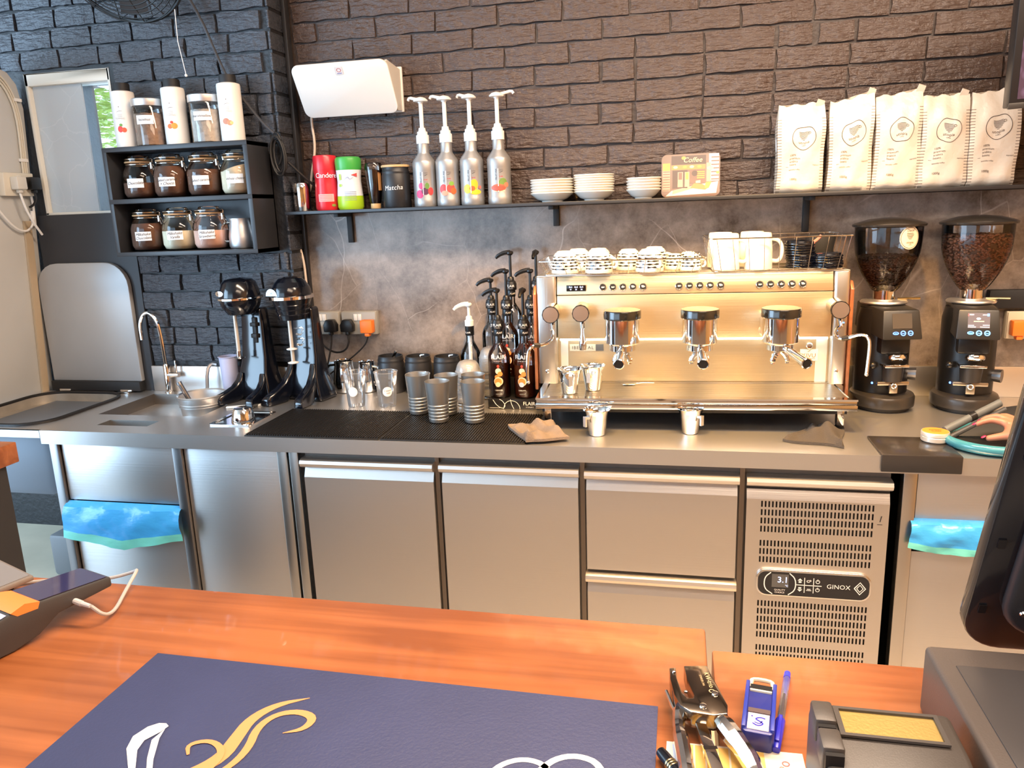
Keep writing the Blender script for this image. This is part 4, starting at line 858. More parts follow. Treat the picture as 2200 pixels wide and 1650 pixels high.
# ribbed bar mats
def mat(label, x0, x1):
    t = thing('bar_mat', label, 'mat', ((x0+x1)/2,-.436,CT)); w = (x1-x0)/2; d = .168
    MB().box(-w,w,-d,d,0,.003).build('mat_base', BLKRUB, t, bevel=.001)
    mb = MB(); nn = int(2*w/.0085)
    for i in range(nn):
        x = -w+.006+i*(2*w-.012)/(nn-1); mb.box(x-.0020,x+.0020,-d+.006,d-.006,.003,.0072)
    tag(mb.build('ribs', BLKRUB, t, flat=True), kind='stuff')
mat('left ribbed black rubber bar mat, next to the steel tray', -1.392,-.922); mat('right ribbed black rubber bar mat, under the steel tumblers', -.918,-.450)
# pitchers, canisters, cups behind
pitcher('steel milk pitcher with its handle left, behind the plastic cups', (-1.315,.035,CT), 0.1, .046,.128)
pitcher('steel milk pitcher with its handle right, beside the first black canister', (-1.222,.045,CT), PI-.2, .040,.122)
for k,(x,l) in enumerate(((-1.118,'first black canister behind the cups, with a steel spoon in it'),(-1.003,'middle black canister behind the steel tumblers'),(-.885,'third black canister, partly behind the lid rack'))):
    t = canister(l,(x,.048,CT),True,'open black canisters on the worktop')
    if k == 0: MB().cyl((-.01,.0,.10),(.030,-.012,.168),.006,n=10).build('spoon_handle', CHROME, t)
    if k: MB().tube([(.0,0,.10),(.012,-.01,.150),(.03,-.01,.152)],.004,8,smooth=1).build('spoon_handle', CHROME, t)
def plastic_cup(label, loc, sticker=None):
    t = thing('plastic_cup', label, 'cup', loc, 0, 'clear plastic cups on the worktop')
    MB().lathe([(.026,.003),(.030,0),(.031,.004),(.033,.020),(.0375,.085),(.0385,.087),(.0430,.126),(.0445,.128),(.0450,.131),(.0435,.132)],36,cap1=False).build('cup_wall', CLEAR, t, angle=30)
    MB().torus((0,0,.1305),.0442,.0013,32,6).build('rim', P('rim_clear',(.75,.75,.75),.1,0,trans=.8), t)
    if sticker is not None:
        sa = .45 if sticker else .13
        f = lambda u, v: (.0372*math.sin(u/.0365+sa), -.0385*math.cos(u/.0365+sa), .062+v)
        mb = MB(); put_disc(mb, f, 0,0,.0175,.0180,0,24); st = mb.build('sticker', PAPER, t)
        if sticker:
            f2 = lambda u, v: (.0376*math.sin(u/.0365+sa), -.0389*math.cos(u/.0365+sa), .062+v); mb = MB()
            for k, s in enumerate(sticker): put_text(mb, f2, s, .009, shear=.3, dv=.004-.010*k, rot=.15, du=.002)
            mb.build('lettering', INK, st, flat=True)
    return t
plastic_cup('clear plastic cup with a blank white round sticker', (-1.172,-.188,CT), [])
plastic_cup('clear plastic cup with handwriting on its round sticker', (-1.052,-.180,CT), ['7 Season','V60'])
plastic_cup('clear plastic cup half hidden behind a steel tumbler', (-.915,-.215,CT))
def tumbler(label, loc, rz=0):
    t = thing('steel_tumbler', label, 'tumbler', loc, rz, 'ribbed steel tumblers on the bar mat')
    pr = [(.002,.001),(.029,.001),(.032,.003)]
    for k in range(5): z = .006+k*.0115; r = .0322+z*.05; pr += [(r,z),(r+.0008,z+.002),(r+.0010,z+.0085),(r-.0005,z+.0105)]
    pr += [(.0352,.066),(.0415,.138),(.0420,.140),(.0405,.140),(.0345,.066),(.030,.006),(.002,.005)]
    MB().lathe(pr,36,cap0=False,cap1=False).build('tumbler_body', P('tumbler_steel',(.52,.50,.47),.42,1,bump=((2,2,220),.05)), t, angle=20); return t
t1 = tumbler('steel tumbler at the back left, in front of the plastic cup', (-.888,-.300,CT+.0075))
for loc, l in (((-.784,-.398,CT+.0075),'front left ribbed steel tumbler on the bar mat'),((-.782,-.300,CT+.0075),'middle ribbed steel tumbler, behind the two front ones'),((-.662,-.392,CT+.0075),'front right ribbed steel tumbler, dark liquid mark inside'),((-.690,-.285,CT+.0075),'back right ribbed steel tumbler, below the lid rack')): dup(t1, loc, random.uniform(0,6), l)
# wire racks with stacked dome lids
def lid_rack(label, loc, n, H):
    t = thing('lid_rack', label, 'rack', loc, 0, 'wire racks of clear dome lids')
    mb = MB()
    for z in (.005,.060,.105): mb.torus((0,0,z),.054,.0022,32,6)
    for k in range(5): a = k*2*PI/5+.3; mb.tube([(.054*math.cos(a),.054*math.sin(a),.003),(.054*math.cos(a),.054*math.sin(a),.105)],.002,6)
    mb.torus((0,0,.082),.056,.0016,32,6); mb.build('wire_frame', WIRE, t); return t
DL = MB().lathe([(.0475,0),(.0485,.003),(.046,.005),(.044,.012),(.040,.026),(.031,.038),(.016,.043),(.004,.044)],32,cap0=False,cap1=False).mesh('dome_lid', LIDPL, angle=60)
lid_rack('front wire rack of clear dome lids behind the tumblers', (-.755,-.115,CT), 0, 0)
lid_rack('rear wire rack of clear dome lids beside the syrup bottles', (-.690,-.005,CT), 0, 0)
for (x,y), n, w in (((-.755,-.115),19,'front'),((-.690,-.005),24,'rear')):
    for k in range(n): tag(link('dome_lid', DL, None, (x+random.uniform(-.001,.001),y,CT+.008+k*.0062),(0,0,0)), ('top' if k == n-1 else 'bottom' if k == 0 else ORD[n-1-k]+' from the top')+' clear dome lid in the %s wire rack'%w, 'lid', 'dome lids stacked in the %s wire rack'%w)
# ------------------------------------------------------------ syrup bottles and their stepped display
SYR = P('amber_syrup',(.20,.035,.008),.12,0,trans=.35); SYRD = P('dark_amber_syrup',(.075,.014,.006),.12,0,trans=.2)
PC = [P('cream_print',(.85,.62,.45),.5), P('orange_print',(.80,.26,.06),.5), P('red_print',(.62,.06,.03),.5), P('lilac_print',(.55,.62,.85),.5), WHITEINK]
def syrup(label, loc, kind, level, pump=BLK, ang=PI, rise=.085, mark=1):
    t = thing('syrup_bottle', label, 'bottle', loc, 0, 'pump bottles of syrup left of the espresso machine'); R = .0395
    MB().lathe([(R*.93,0),(R,.005),(R*1.0,.140),(R*.99,.152),(.034,.168),(.022,.186),(.0145,.200),(.0138,.235)],36,cap1=False).build('glass_body', GLASS, t, angle=60)
    if level: MB().lathe([(R*.89,.003),(R*.955,.008),(R*.955,level)],32).build('syrup', kind, t)
    MB().lathe([(.0155,.222),(.0165,.224),(.0165,.246),(.0155,.248)],24).build('neck_band', BLK, t)
    c = MB().lathe([(.0205,.247),(.0215,.249),(.0215,.271),(.019,.275),(.0185,.279),(.0135,.282),(.012,.292),(.009,.296)],24).build('pump_collar', pump, t, angle=35)
    MB().lathe([(.0055,.295),(.005,.296+rise)],12).lathe([(.004,.05),(.004,.222)],8).build('pump_rod', pump, t)
    z = .296+rise; dx, dy = math.cos(ang), math.sin(ang)
    MB().lathe([(.008,z-.006),(.013,z),(.013,z+.006),(.009,z+.009)],16).tube([(0,0,z+.004),(dx*.02,dy*.02,z+.004),(dx*.045,dy*.045,z-.006),(dx*.055,dy*.055,z-.016)],.006,8,smooth=1,rs=[.009,.008,.007,.0055]).build('pump_head', pump, t)
    mb = MB(); w = lambda k: wrap(R,.0,.12 if mark == 1 else -.08,.0005+.0003*k)
    if mark:
        put_text(mb, w(0),'FLAIR',.0215,dv=.150,mi=4,space=1.0); put_text(mb, w(0),'SYRUPS',.0062,dv=.136,mi=4,space=1.6)
        for k,(u,v,ru,rv,c) in enumerate(((0,.118,.0045,.0055,2),(0,.100,.0105,.011,0),(.006,.090,.009,.009,1),(-.005,.079,.008,.008,1),(0,.063,.016,.016,0),(-.001,.062,.0125,.013,1),(-.002,.052,.009,.009,0 if mark == 1 else 3))): put_disc(mb, w(1+k), u,v,ru,rv,c,16)
        put_text(mb, w(2),'CARAMEL',.0065,dv=.030,mi=4); put_text(mb, w(2),'syrup for coffee',.0035,dv=.017,mi=4)
    put_text(mb, wrap(.0215,.262,.10,.0006),'FLAIR',.0130,mi=4); put_text(mb, wrap(.0215,.253,.10,.0006),'SYRUPS',.0042,mi=4,space=1.5); put_text(mb, wrap(.0165,.234,.55,.0006),'FLAIR',.009,mi=4,shear=.3)
    mb.build('print', PC, t, flat=True); return t
dz = thing('bottle_display','black stepped display stand with looped white lines, under the syrup bottles','stand',(-.565,-.175,CT))
for k in range(3): MB().box(-.098,.080,-.018+k*.085,.068+k*.085-.001,0,.036+k*.060).build('step', P('gloss_black_board',(.012,.012,.014),.25), dz, bevel=.001)
mb = MB(); f = flat_xz(-.0186,0,0); put_text(mb, f,'FLAIR',.018,du=.052,dv=.021); put_text(mb, f,'SYRUPS',.006,du=.054,dv=.008,space=1.5)
stroke(mb, f, [(-.080,.034),(-.066,.012),(-.044,.001),(-.034,.012),(-.044,.030),(-.056,.036)],[.0016]*6); stroke(mb, f, [(-.042,.001),(-.036,.022),(-.018,.033),(.006,.028),(.018,.010),(.018,.001)],[.0016]*6); stroke(mb, f, [(-.016,.036),(-.012,.018),(-.004,.001)],[.0016]*3)
put_rect(mb, f, -.094,-.055,.0035,.0045,0,1)
mb.build('lettering', WHITEINK, dz, flat=True)
syrup('front left amber syrup bottle with a black pump turned left', (-.628,-.146,CT+.0365), SYRD, .128, ang=PI*.95)
syrup('front right amber syrup bottle with a lilac spot in its print', (-.534,-.146,CT+.0365), SYR, .120, ang=-PI/2, mark=2)
syrup('middle-tier left syrup bottle, above the front left one', (-.612,-.060,CT+.0965), SYR, .090, ang=PI*.95)
syrup('middle-tier right syrup bottle, above the front right one', (-.522,-.060,CT+.0965), SYR, .125, ang=PI*1.0)
syrup('highest syrup bottle on the left of the back tier', (-.612,.026,CT+.1565), SYR, 0, ang=PI*.97, mark=0)
syrup('highest syrup bottle on the right of the back tier', (-.515,.026,CT+.1565), SYR, .06, ang=-PI*.5, mark=0)
t = syrup('nearly empty clear syrup bottle with a black pump, left of the display stand', (-.703,.075,CT+.082), SYR, 0, ang=PI*1.0, mark=0, rise=.055)
mb = MB(); put_disc(mb, wrap(.0395,.09,-.1,.001),0,0,.010,.013,0,16); mb.build('red_mark', RED, t, flat=True)
tag(MB().box(-.040,.040,-.035,.035,0,.081).build('riser_block', BLKMAT, None, (-.703,.075,CT), bevel=.003), 'black riser block under the nearly empty clear syrup bottle', 'block')
t = thing('syrup_bottle','clear bottle with a white pump and black neck band, behind the lid racks','bottle',(-.790,.062,CT),0,'pump bottles of syrup left of the espresso machine')
MB().lathe([(.037,0),(.0395,.005),(.0395,.150),(.034,.168),(.022,.190),(.0148,.206),(.0142,.246)],32,cap1=False).build('glass_body', GLASS, t, angle=60)
MB().lathe([(.0165,.226),(.0175,.228),(.0175,.262),(.016,.264)],24).build('neck_band', BLK, t)
MB().lathe([(.0175,.263),(.0175,.284),(.013,.287),(.012,.298),(.008,.302)],22).build('pump_collar', WHITE, t, angle=35)
MB().lathe([(.006,.300),(.0055,.345)],12).lathe([(.0075,.06),(.0075,.24)],10).build('pump_rod', WHITE, t)
MB().lathe([(.008,.336),(.013,.342),(.013,.348),(.009,.352)],16).tube([(0,0,.346),(-.02,-.003,.347),(-.045,-.006,.338),(-.058,-.008,.326)],.006,8,smooth=1,rs=[.010,.009,.008,.006]).build('pump_head', WHITE, t)
mb = MB(); put_text(mb, wrap(.0175,.238,-.2,.0006),'FLAIR',.009); mb.build('lettering', WHITEINK, t, flat=True)
# ------------------------------------------------------------ sockets, plugs and cables on the splashback
PLATE = P('grey_metal_plate',(.42,.39,.34),.45,.3); CREAM = P('cream_plate',(.66,.56,.40),.45)
def socket(label, loc, w, mat_, plugs=()):
    t = thing('wall_socket', label, 'socket', loc, 0)
    MB().box(-w/2,w/2,-.030,0,0,.094).build('back_box', mat_, t, bevel=.004); MB().box(-w/2+.002,w/2-.002,-.036,-.030,.002,.092).build('face_plate', mat_, t, bevel=.002)
    for k, u in enumerate((-w*.02,)): MB().box(u-.016,u-.001,-.040,-.034,.058,.084).box(u+.001,u+.016,-.040,-.034,.058,.084).build('switch', WHITE, t, bevel=.001)
    return t
socket('left grey metal double socket on the splashback, with a charger and a black plug', (-1.410,.118,1.125), .138, PLATE)
socket('right grey metal double socket with a black and an orange plug', (-1.256,.118,1.125), .150, PLATE)
socket('cream double socket at the right end, behind the second grinder', (1.165,.118,1.108), .15, CREAM)
def plug(name, label, loc, mat_, cable=None, cmat=BLK, box_=False, r=.0038):
    t = thing(name, label, 'plug', loc)
    if box_: MB().box(-.026,.026,-.035,0,-.026,.026).box(-.011,.011,-.030,-.004,-.040,-.024).build('plug_body', mat_, t, bevel=.005)
    else: MB().prism([(-.026,-.022),(.026,-.022),(.028,.006),(.016,.028),(-.016,.028),(-.028,.006)],.030,mat=RX90).box(-.008,.008,-.026,-.006,-.036,-.020).build('plug_body', mat_, t, bevel=.004)
    if cable: MB().tube(cable, r, 8, smooth=2).build('cable', cmat, t)
    return t
plug('power_plug','left black plug in the grey sockets, its cable hanging to the mixer', (-1.370,.079,1.162), BLK, [(0,-.015,-.035),(-.002,-.018,-.07),(-.010,-.03,-.12),(-.022,-.04,-.17),(-.030,-.05,-.215)])
plug('power_plug','right black plug, its cable curving back left', (-1.298,.079,1.162), BLK, [(0,-.015,-.035),(.004,-.02,-.065),(-.012,-.025,-.098),(-.055,-.025,-.108),(-.10,-.02,-.088),(-.125,-.01,-.06)])
plug('power_plug','orange plug in the left-hand sockets, its black cable sagging left', (-1.212,.079,1.162), ORANGE, [(0,-.015,-.038),(-.012,-.02,-.075),(-.07,-.03,-.125),(-.13,-.04,-.165),(-.185,-.05,-.205)], BLK, True, .003)
plug('power_plug','orange plug in the cream socket behind the second grinder', (1.122,.079,1.150), ORANGE, None, BLK, True)
plug('power_plug','white plug in the cream socket at the right picture edge', (1.182,.079,1.150), WHITE, None, WHITE, True)
t = thing('charger','small white charger with a short curled cable in the left grey socket','charger',(-1.447,.079,1.165))
MB().box(-.012,.012,-.016,0,-.004,.030).box(-.016,.022,-.030,0,-.016,-.004).build('charger_body', WHITE, t, bevel=.003); MB().tube([(-.012,-.02,-.012),(-.004,-.03,-.03),(.006,-.03,-.045),(-.004,-.03,-.065)],.0032,6,smooth=2).build('cable', WHITE, t)
tag(MB().box(1.03,1.35,.085,.118,1.212,1.275).build('black_trunking', BLKMAT, bevel=.004), 'black cable trunking above the cream socket', 'trunking')
# ================================================================ ESPRESSO MACHINE
MR = Vector((.043,-.428,.9)); MYAW = .045
def mloc(x, y, z): c, s_ = math.cos(MYAW), math.sin(MYAW); return (MR.x+c*x-s_*y, MR.y+s_*x+c*y, MR.z+z)
em = thing('espresso_machine','three-group brushed steel espresso machine on the worktop','espresso machine',tuple(MR),MYAW)
# drip tray
mb = MB().box(-.485,.487,0,.235,.073,.0895).box(-.483,.485,.002,.235,.0905,.104)
tray = mb.build('drip_tray', CHROME, em, bevel=.0015)
o1 = [(-.485,0),(.487,0),(.487,.235),(-.485,.235)]; i1 = [(-.466,.028),(.468,.028),(.468,.228),(-.466,.228)]
MB().add([(x,y,.108) for x,y in o1]+[(x,y,.108) for x,y in i1]+[(x,y,.102) for x,y in o1]+[(x,y,.104) for x,y in i1], [(i,(i+1)%4,(i+1)%4+4,i+4) for i in range(4)]+[(i,i+8,(i+1)%4+8,(i+1)%4) for i in range(4)]+[(i+4,(i+1)%4+4,(i+1)%4+12,i+12) for i in range(4)]).build('tray_rim', CHROME, tray, angle=20)
tp = MB()
for k in range(24):
    y = .031+k*.0082; tp.box(-.462,.464,y,y+.0068,.102,.1062)
tag(tp.build('tray_grille', P('grille_steel',(.62,.58,.50),.30,1), tray, flat=True), kind='stuff')
for x in (-.452,.452):
    for y in (.06,.45):
        MB().box(x-.011,x+.011,y-.011,y+.011,.014,.075).build('leg', CHROME, em, bevel=.002); MB().cyl((x,y,0),(x,y,.014),.012,n=14).build('foot', BLKRUB, em)
MB().box(-.470,.470,.05,.50,.050,.074).build('underbody', BLKMAT, em)
# body
MB().box(-.440,.456,.240,.50,.104,.275).build('backsplash', P('lamp_gold_backsplash',(.68,.58,.40),.34,.9,bump=((2,2,240),.05)), em)  # steel tinted gold to carry the lamp glow
MB().box(-.432,.448,.215,.50,.262,.409).build('upper_housing', LITSTEEL, em, bevel=.002)
MB().add([(-.432,.214,.411),(.448,.214,.411),(.448,.226,.472),(-.432,.226,.472),(-.432,.5,.411),(.448,.5,.411),(.448,.5,.472),(-.432,.5,.472)], [(0,1,2,3),(1,5,6,2),(4,0,3,7),(3,2,6,7),(0,4,5,1),(4,7,6,5)]).build('button_band', LITSTEEL, em, bevel=.002)
for x0, x1 in ((-.503,-.434),(.450,.500)):
    MB().prism(rrect(x0,x1,.214,.50,.012,4),.366,mat=Matrix.Translation((0,0,.106))).build('side_column', STEELV, em, bevel=.002)
for x0, x1 in ((-.514,-.504),(.501,.511)): MB().prism([(.212,.085),(.50,.085),(.50,.44),(.235,.44),(.212,.415)],x1-x0,mat=Matrix(((0,0,1,x0),(1,0,0,0),(0,1,0,0),(0,0,0,1)))).build('side_panel', SIDEWOOD, em, bevel=.002)
MB().box(-.500,.498,.225,.50,.472,.4755).build('top_plate', STEELTOP, em, bevel=.001)
MB().box(-.425,.440,.2155,.2385,.2560,.2615).build('light_strip', P('led_strip',(1,1,.9),.5,emit=((1,.95,.80),8.0)), em)
MB().box(-.425,-.400,.2385,.2395,.108,.262).build('corner_strip', P('pale_strip',(.72,.78,.74),.35,.5), em); MB().box(.410,.445,.2385,.2395,.108,.262).build('corner_strip', P('pale_strip',(.72,.78,.74),.35,.5), em)
# display
d = MB().box(-.400,-.335,.2135,.218,.423,.4435).build('display', SCREENBLK, em, bevel=.001)
mb = MB(); f = flat_xz(.2129,-.3675,.4335)
for u in (-.018,.0,.018):
    put_text(mb, f,'Gr%d'%(int(u/.018)+2),.0075,du=u,dv=.0035); put_text(mb, f,('41','35','38')[int(u/.018)+1],.0065,du=u,dv=-.0045)
mb.build('digits', LEDTXT, d, flat=True)
# fifteen round buttons
def button_mesh(kind):
    mb = MB(); T = Matrix.Rotation(PI/2,4,'X')
    mb.lathe([(.0118,0),(.0118,.003),(.0105,.004),(.0098,.0032)],20,mi=0,mat=T,cap1=False).lathe([(.0098,.0030),(.0,.0034)],20,mi=1,mat=T,cap0=False,cap1=False)
    f = flat_xz(-.0042,0,0)
    put_poly(mb, f, [(-.0045,.0018),(-.0038,-.0025),(.0030,-.0025),(.0037,.0018)],2); put_disc(mb, f, .0042,.0002,.0022,.0018,2,10,.6)
    if kind in (1,3): put_disc(mb, f, 0,.0006,.002,.0012,1,8)
    if kind == 2: put_rect(mb, f, -.0005,.0005,.002,.0052,2,1)
    if kind >= 3: put_poly(mb, f, [(-.0055,.004),(-.005,.001),(.002,.001),(.0025,.004)],2)
    return mb.mesh('button', [CHROME, BLK, P('icon_cream',(.85,.78,.62),.5,emit=((1,.9,.7),.4))], angle=40)
BM = [button_mesh(k) for k in range(5)]
for gx in (-.279,-.031,.223):
    for k in range(5): link('button', BM[k], em, (gx+k*.033,.2165,.4345), (-.19,0,0))
# groups, portafilters
for gi, gx in enumerate((-.212,.029,.273)):
    gy = .098
    g = MB().lathe([(.050,.266),(.0545,.270),(.0545,.346)],40,(gx,gy,0)).build('group_head', CHROME, em, angle=40)
    MB().lathe([(.0565,.345),(.0595,.348),(.0595,.371),(.058,.374)],40,(gx,gy,0)).build('group_collar', P('collar_black',(.010,.010,.010),.16,coat=.5), g)
    MB().lathe([(.0575,.3735),(.050,.376),(.0,.3785)],40,(gx,gy,0),cap0=False,cap1=False).build('group_cap', P('lamp_gold_cap',(.62,.56,.44),.35,.9), g)  # yellowish cap colour stands for lamplight reflected in stainless steel
    MB().box(gx-.045,gx+.045,gy+.02,.225,.275,.345).build('group_neck', STEEL, g, bevel=.006)
    MB().lathe([(.066,0),(.060,.010),(.050,.026),(.046,.04)],30,mat=Matrix.Translation((gx,.24,.285)) @ Matrix.Rotation(PI/2,4,'X'),sy=.55).build('group_flange', P('flange_pale',(.70,.68,.60),.3,.7), g)
    a = (-.04,.0,.30)[gi]; Rz = Matrix.Translation((gx,gy,0)) @ Matrix.Rotation(a,4,'Z')
    p = MB().lathe([(.036,.243),(.041,.245),(.041,.262),(.046,.265)],32,mat=Rz).build('portafilter', CHROME, em, angle=40)
    MB().cyl((0,-.035,.252),(0,-.075,.247),.0095,.011,n=16,mat=Rz).cyl((0,-.075,.247),(0,-.165,.232),.0125,.0170,n=20,mat=Rz).build('handle', CHROME, p)
    T = Rz @ Matrix.Translation((0,-.1645,.2321)) @ Matrix.Rotation(PI/2+.165,4,'X')
    MB().lathe([(.017,0),(.0172,.003),(.0145,.005),(.0138,.0035)],22,mat=T,cap1=False).build('end_ring', CHROME, p); MB().lathe([(.0138,.0034),(.0,.0030)],22,mat=T,cap0=False,cap1=False).build('end_cap', BLK, p)
    for s_ in (-1,1): MB().tube([(0,0,.244),(s_*.014,-.004,.232),(s_*.024,-.004,.214),(s_*.024,-.004,.200)],.0085,10,smooth=2,mat=Rz,rs=[.009,.010,.009,.006]).build('spout', CHROME, p)
# knobs, steam wands, hot water spout
for k,(x, z) in enumerate(((-.447,.355),(-.348,.358),(.455,.359))):
    kb = MB().cyl((x,.218,z+.004),(x,.150,z),.0265,.0245,n=28).build('knob', CHROME, em)
    MB().cyl((x,.152,z),(x,.138,z),.0285,.0285,n=12).build('knob_rim', BLK, kb, angle=20); MB().lathe([(.0255,0),(.0,.0012)],24,mat=Matrix.Translation((x,.1376,z)) @ Matrix.Rotation(PI/2,4,'X'),cap0=False,cap1=False).build('knob_face', P('knob_face',(.30,.24,.21),.25,.6), kb)
    MB().cyl((x+.004,.165,z-.02),(x+.006,.150,z-.052),.0095,.0085,n=14).build('valve', CHROME, kb)
for s_, path in ((-1,[(-.441,.150,.304),(-.440,.140,.285),(-.448,.120,.268),(-.472,.100,.260),(-.500,.085,.264),(-.513,.075,.250),(-.517,.070,.22),(-.519,.066,.170),(-.516,.062,.145)]),(1,[(.461,.150,.308),(.447,.140,.300),(.440,.130,.284),(.452,.115,.272),(.476,.100,.280),(.506,.090,.292),(.524,.080,.286),(.530,.075,.262),(.524,.066,.190),(.522,.062,.172)])):
    w = MB().tube(path,.0052,10,smooth=2).build('steam_wand', CHROME, em)
    a, b = path[4], path[5 if s_ < 0 else 4]; q = path[4] if s_ < 0 else path[4]; q0 = path[3]
    MB().tube([Vector(q0).lerp(Vector(q),.25),Vector(q0).lerp(Vector(q),.95)],.0078,10).build('rubber_grip', BLKRUB, w); MB().sphere(path[-1],.0062,10,8).build('tip', CHROME, w)
MB().lathe([(.006,.312),(.0065,.290),(.0115,.270),(.0125,.250),(.0115,.236)][::-1],18,(-.343,.150,0)).build('water_spout', CHROME, em)
# badge, round button, sticker
b = MB().box(-.394,-.306,.2375,.2398,.216,.2385).box(-.306,-.279,.2372,.2398,.216,.2385,1).build('badge', [P('badge_steel',(.70,.66,.52),.4,.4), P('badge_dark',(.10,.10,.10),.4)], em)
mb = MB(); put_text(mb, flat_xz(.2369,-.350,.2272),'IBERITAL',.0155,space=1.25); mb.build('lettering', INKB, b, flat=True)
MB().lathe([(.0100,0),(.0105,.004),(.008,.006),(.0,.005)],22,mat=Matrix.Translation((.389,.2385,.230)) @ Matrix.Rotation(PI/2,4,'X')).build('power_button', CHROME, em)
st = MB().box(.361,.417,.2372,.2382,.180,.2185).build('sticker', P('sticker_white',(.80,.74,.62),.5), em)
mb = MB(); put_text(mb, flat_xz(.2368,.389,.197),'KIVU',.0195,space=1.0); put_rect(mb, flat_xz(.2368,.389,.187),-.02,.02,-.0006,.0006,1,1); stroke(mb, flat_xz(.2368,.389,.211),[(-.005,-.002),(0,.001),(.004,.004)],[.001,.0018,.001],1); mb.build('lettering', [P('sticker_red2',(.55,.06,.03),.5), INKB], st, flat=True)
for x, z in ((.470,.150),(-.470,.150)): MB().lathe([(.006,0),(.0065,.002),(.003,.004)],14,mat=Matrix.Translation((x,.2140,z)) @ Matrix.Rotation(PI/2,4,'X')).build('screw', CHROME, em)
MB().box(.462,.468,.1375,.140,.318,.322).build('status_light', LEDBLUE, em)
# ------------------------------------------------------------ wire baskets on top of the machine
def basket(label, x0, x1, y0, y1, h, fl, nx, ny):
    c = mloc((x0+x1)/2,(y0+y1)/2,.4765); t = thing('wire_basket', label, 'basket', c, MYAW, 'wire baskets on top of the espresso machine')
    a, b = (x1-x0)/2, (y1-y0)/2
    top = rrect(-a,a,-b,b,.012,3); MB().tube([(x,y,h) for x,y in top],.0023,6,True).build('rim_wire', WIRE, t)
    bt = rrect(-a+fl,a-fl,-b+fl*.7,b-fl*.7,.012,3); MB().tube([(x,y,.0025) for x,y in bt],.0018,6,True).build('base_wire', WIRE, t)
    mb = MB()
    for i in range(nx): 
        k = (i+.5)/nx; xb, xt = -a+fl+(2*a-2*fl)*k, -a+2*a*k
        for s_ in (-1,1): mb.tube([(xb,s_*(b-fl*.7),.0025),(xt,s_*b,h)],.0011,5)
    for j in range(ny):
        k = (j+.5)/ny
        for s_ in (-1,1): mb.tube([(s_*(a-fl),-b+fl*.7+(2*b-1.4*fl)*k,.0025),(s_*a,-b+2*b*k,h)],.0011,5)
    tag(mb.build('side_wires', WIRE, t), kind='stuff')
    mb = MB(); n1, n2 = int(2*a/.014), int(2*b/.016)
    for i in range(n1): x = -a+fl+(2*a-2*fl)*(i+.5)/n1; mb.tube([(x,-b+fl*.7,.0028),(x,b-fl*.7,.0028)],.0009,4)
    for j in range(n2): y = -b+fl*.7+(2*b-1.4*fl)*(j+.5)/n2; mb.tube([(-a+fl,y,.0040),(a-fl,y,.0040)],.0009,4)
    tag(mb.build('floor_wires', WIRE, t), kind='stuff')
basket('low wire basket of striped cups, left half of the machine top', -.492,.052,.195,.50,.048,.020,10,9)
basket('tall wire basket of mugs and black lids, right half of the machine top', .060,.498,.200,.50,.106,.020,9,5)
CUPM = P('striped_cup',(.82,.80,.74),.16,coat=.3); nt = CUPM.node_tree; b_ = nt.nodes['Principled BSDF']; L = nt.links.new
tc = nt.nodes.new('ShaderNodeTexCoord'); sp = nt.nodes.new('ShaderNodeSeparateXYZ'); L(tc.outputs['Object'], sp.inputs[0])
def Mth(op, a, b=None, c=None):
    n = nt.nodes.new('ShaderNodeMath'); n.operation = op
    for i, v in enumerate((a,b,c)):
        if v is None: continue
        if hasattr(v,'default_value') or hasattr(v,'is_output'): L(v, n.inputs[i])
        else: n.inputs[i].default_value = v
    return n.outputs[0]
ang = Mth('ARCTAN2', sp.outputs['Y'], sp.outputs['X']); zz_ = Mth('MULTIPLY', sp.outputs['Z'], 100.); row = Mth('FLOOR', zz_)
fr_ = Mth('FRACT', zz_); ph_ = Mth('MULTIPLY', Mth('SINE', Mth('MULTIPLY', row, 12.9898)), 3.7)
seg_ = Mth('FRACT', Mth('ADD', Mth('MULTIPLY', ang, .62), ph_)); taper = Mth('SUBTRACT', .5, Mth('ABSOLUTE', Mth('SUBTRACT', seg_, .5)))
wob = Mth('MULTIPLY', Mth('SINE', Mth('MULTIPLY', seg_, 19.)), .09)
on = Mth('MULTIPLY', Mth('LESS_THAN', Mth('ABSOLUTE', Mth('SUBTRACT', fr_, .5)), Mth('ADD', .20, wob)), Mth('GREATER_THAN', taper, .07))
on = Mth('MULTIPLY', on, Mth('MULTIPLY', Mth('GREATER_THAN', sp.outputs['Z'], .010), Mth('LESS_THAN', sp.outputs['Z'], .056)))
mx = nt.nodes.new('ShaderNodeMix'); mx.data_type = 'RGBA'; mx.inputs[6].default_value = (.82,.80,.74,1); mx.inputs[7].default_value = (.012,.012,.014,1); L(on, mx.inputs[0]); L(mx.outputs[2], b_.inputs['Base Color'])
def cup(label, loc, rz, s=1.0, cone=.0, grp='black-striped white cups in the low basket'):
    t = thing('striped_cup', label, 'cup', loc, rz, grp)
    pr = [(.0440,.001),(.0455,0),(.0465,.001),(.0462,.014),(.0440,.034),(.0395,.052),(.0330,.062),(.0270,.066),(.0262,.0685),(.0245,.0685),(.0235,.0665),(.0,.0665)]
    MB().lathe([(r*s,z*s*(1+cone)) for r,z in pr],36,cap0=False,cap1=False).build('cup_body', CUPM, t, angle=50)
    MB().tube([(.044*s,0,.018*s),(.060*s,0,.016*s),(.066*s,0,.030*s),(.058*s,0,.046*s),(.040*s,0,.050*s)],.0048*s,8,smooth=2).build('handle', CERAMIC, t)
    return t
B0 = .4765+.0052
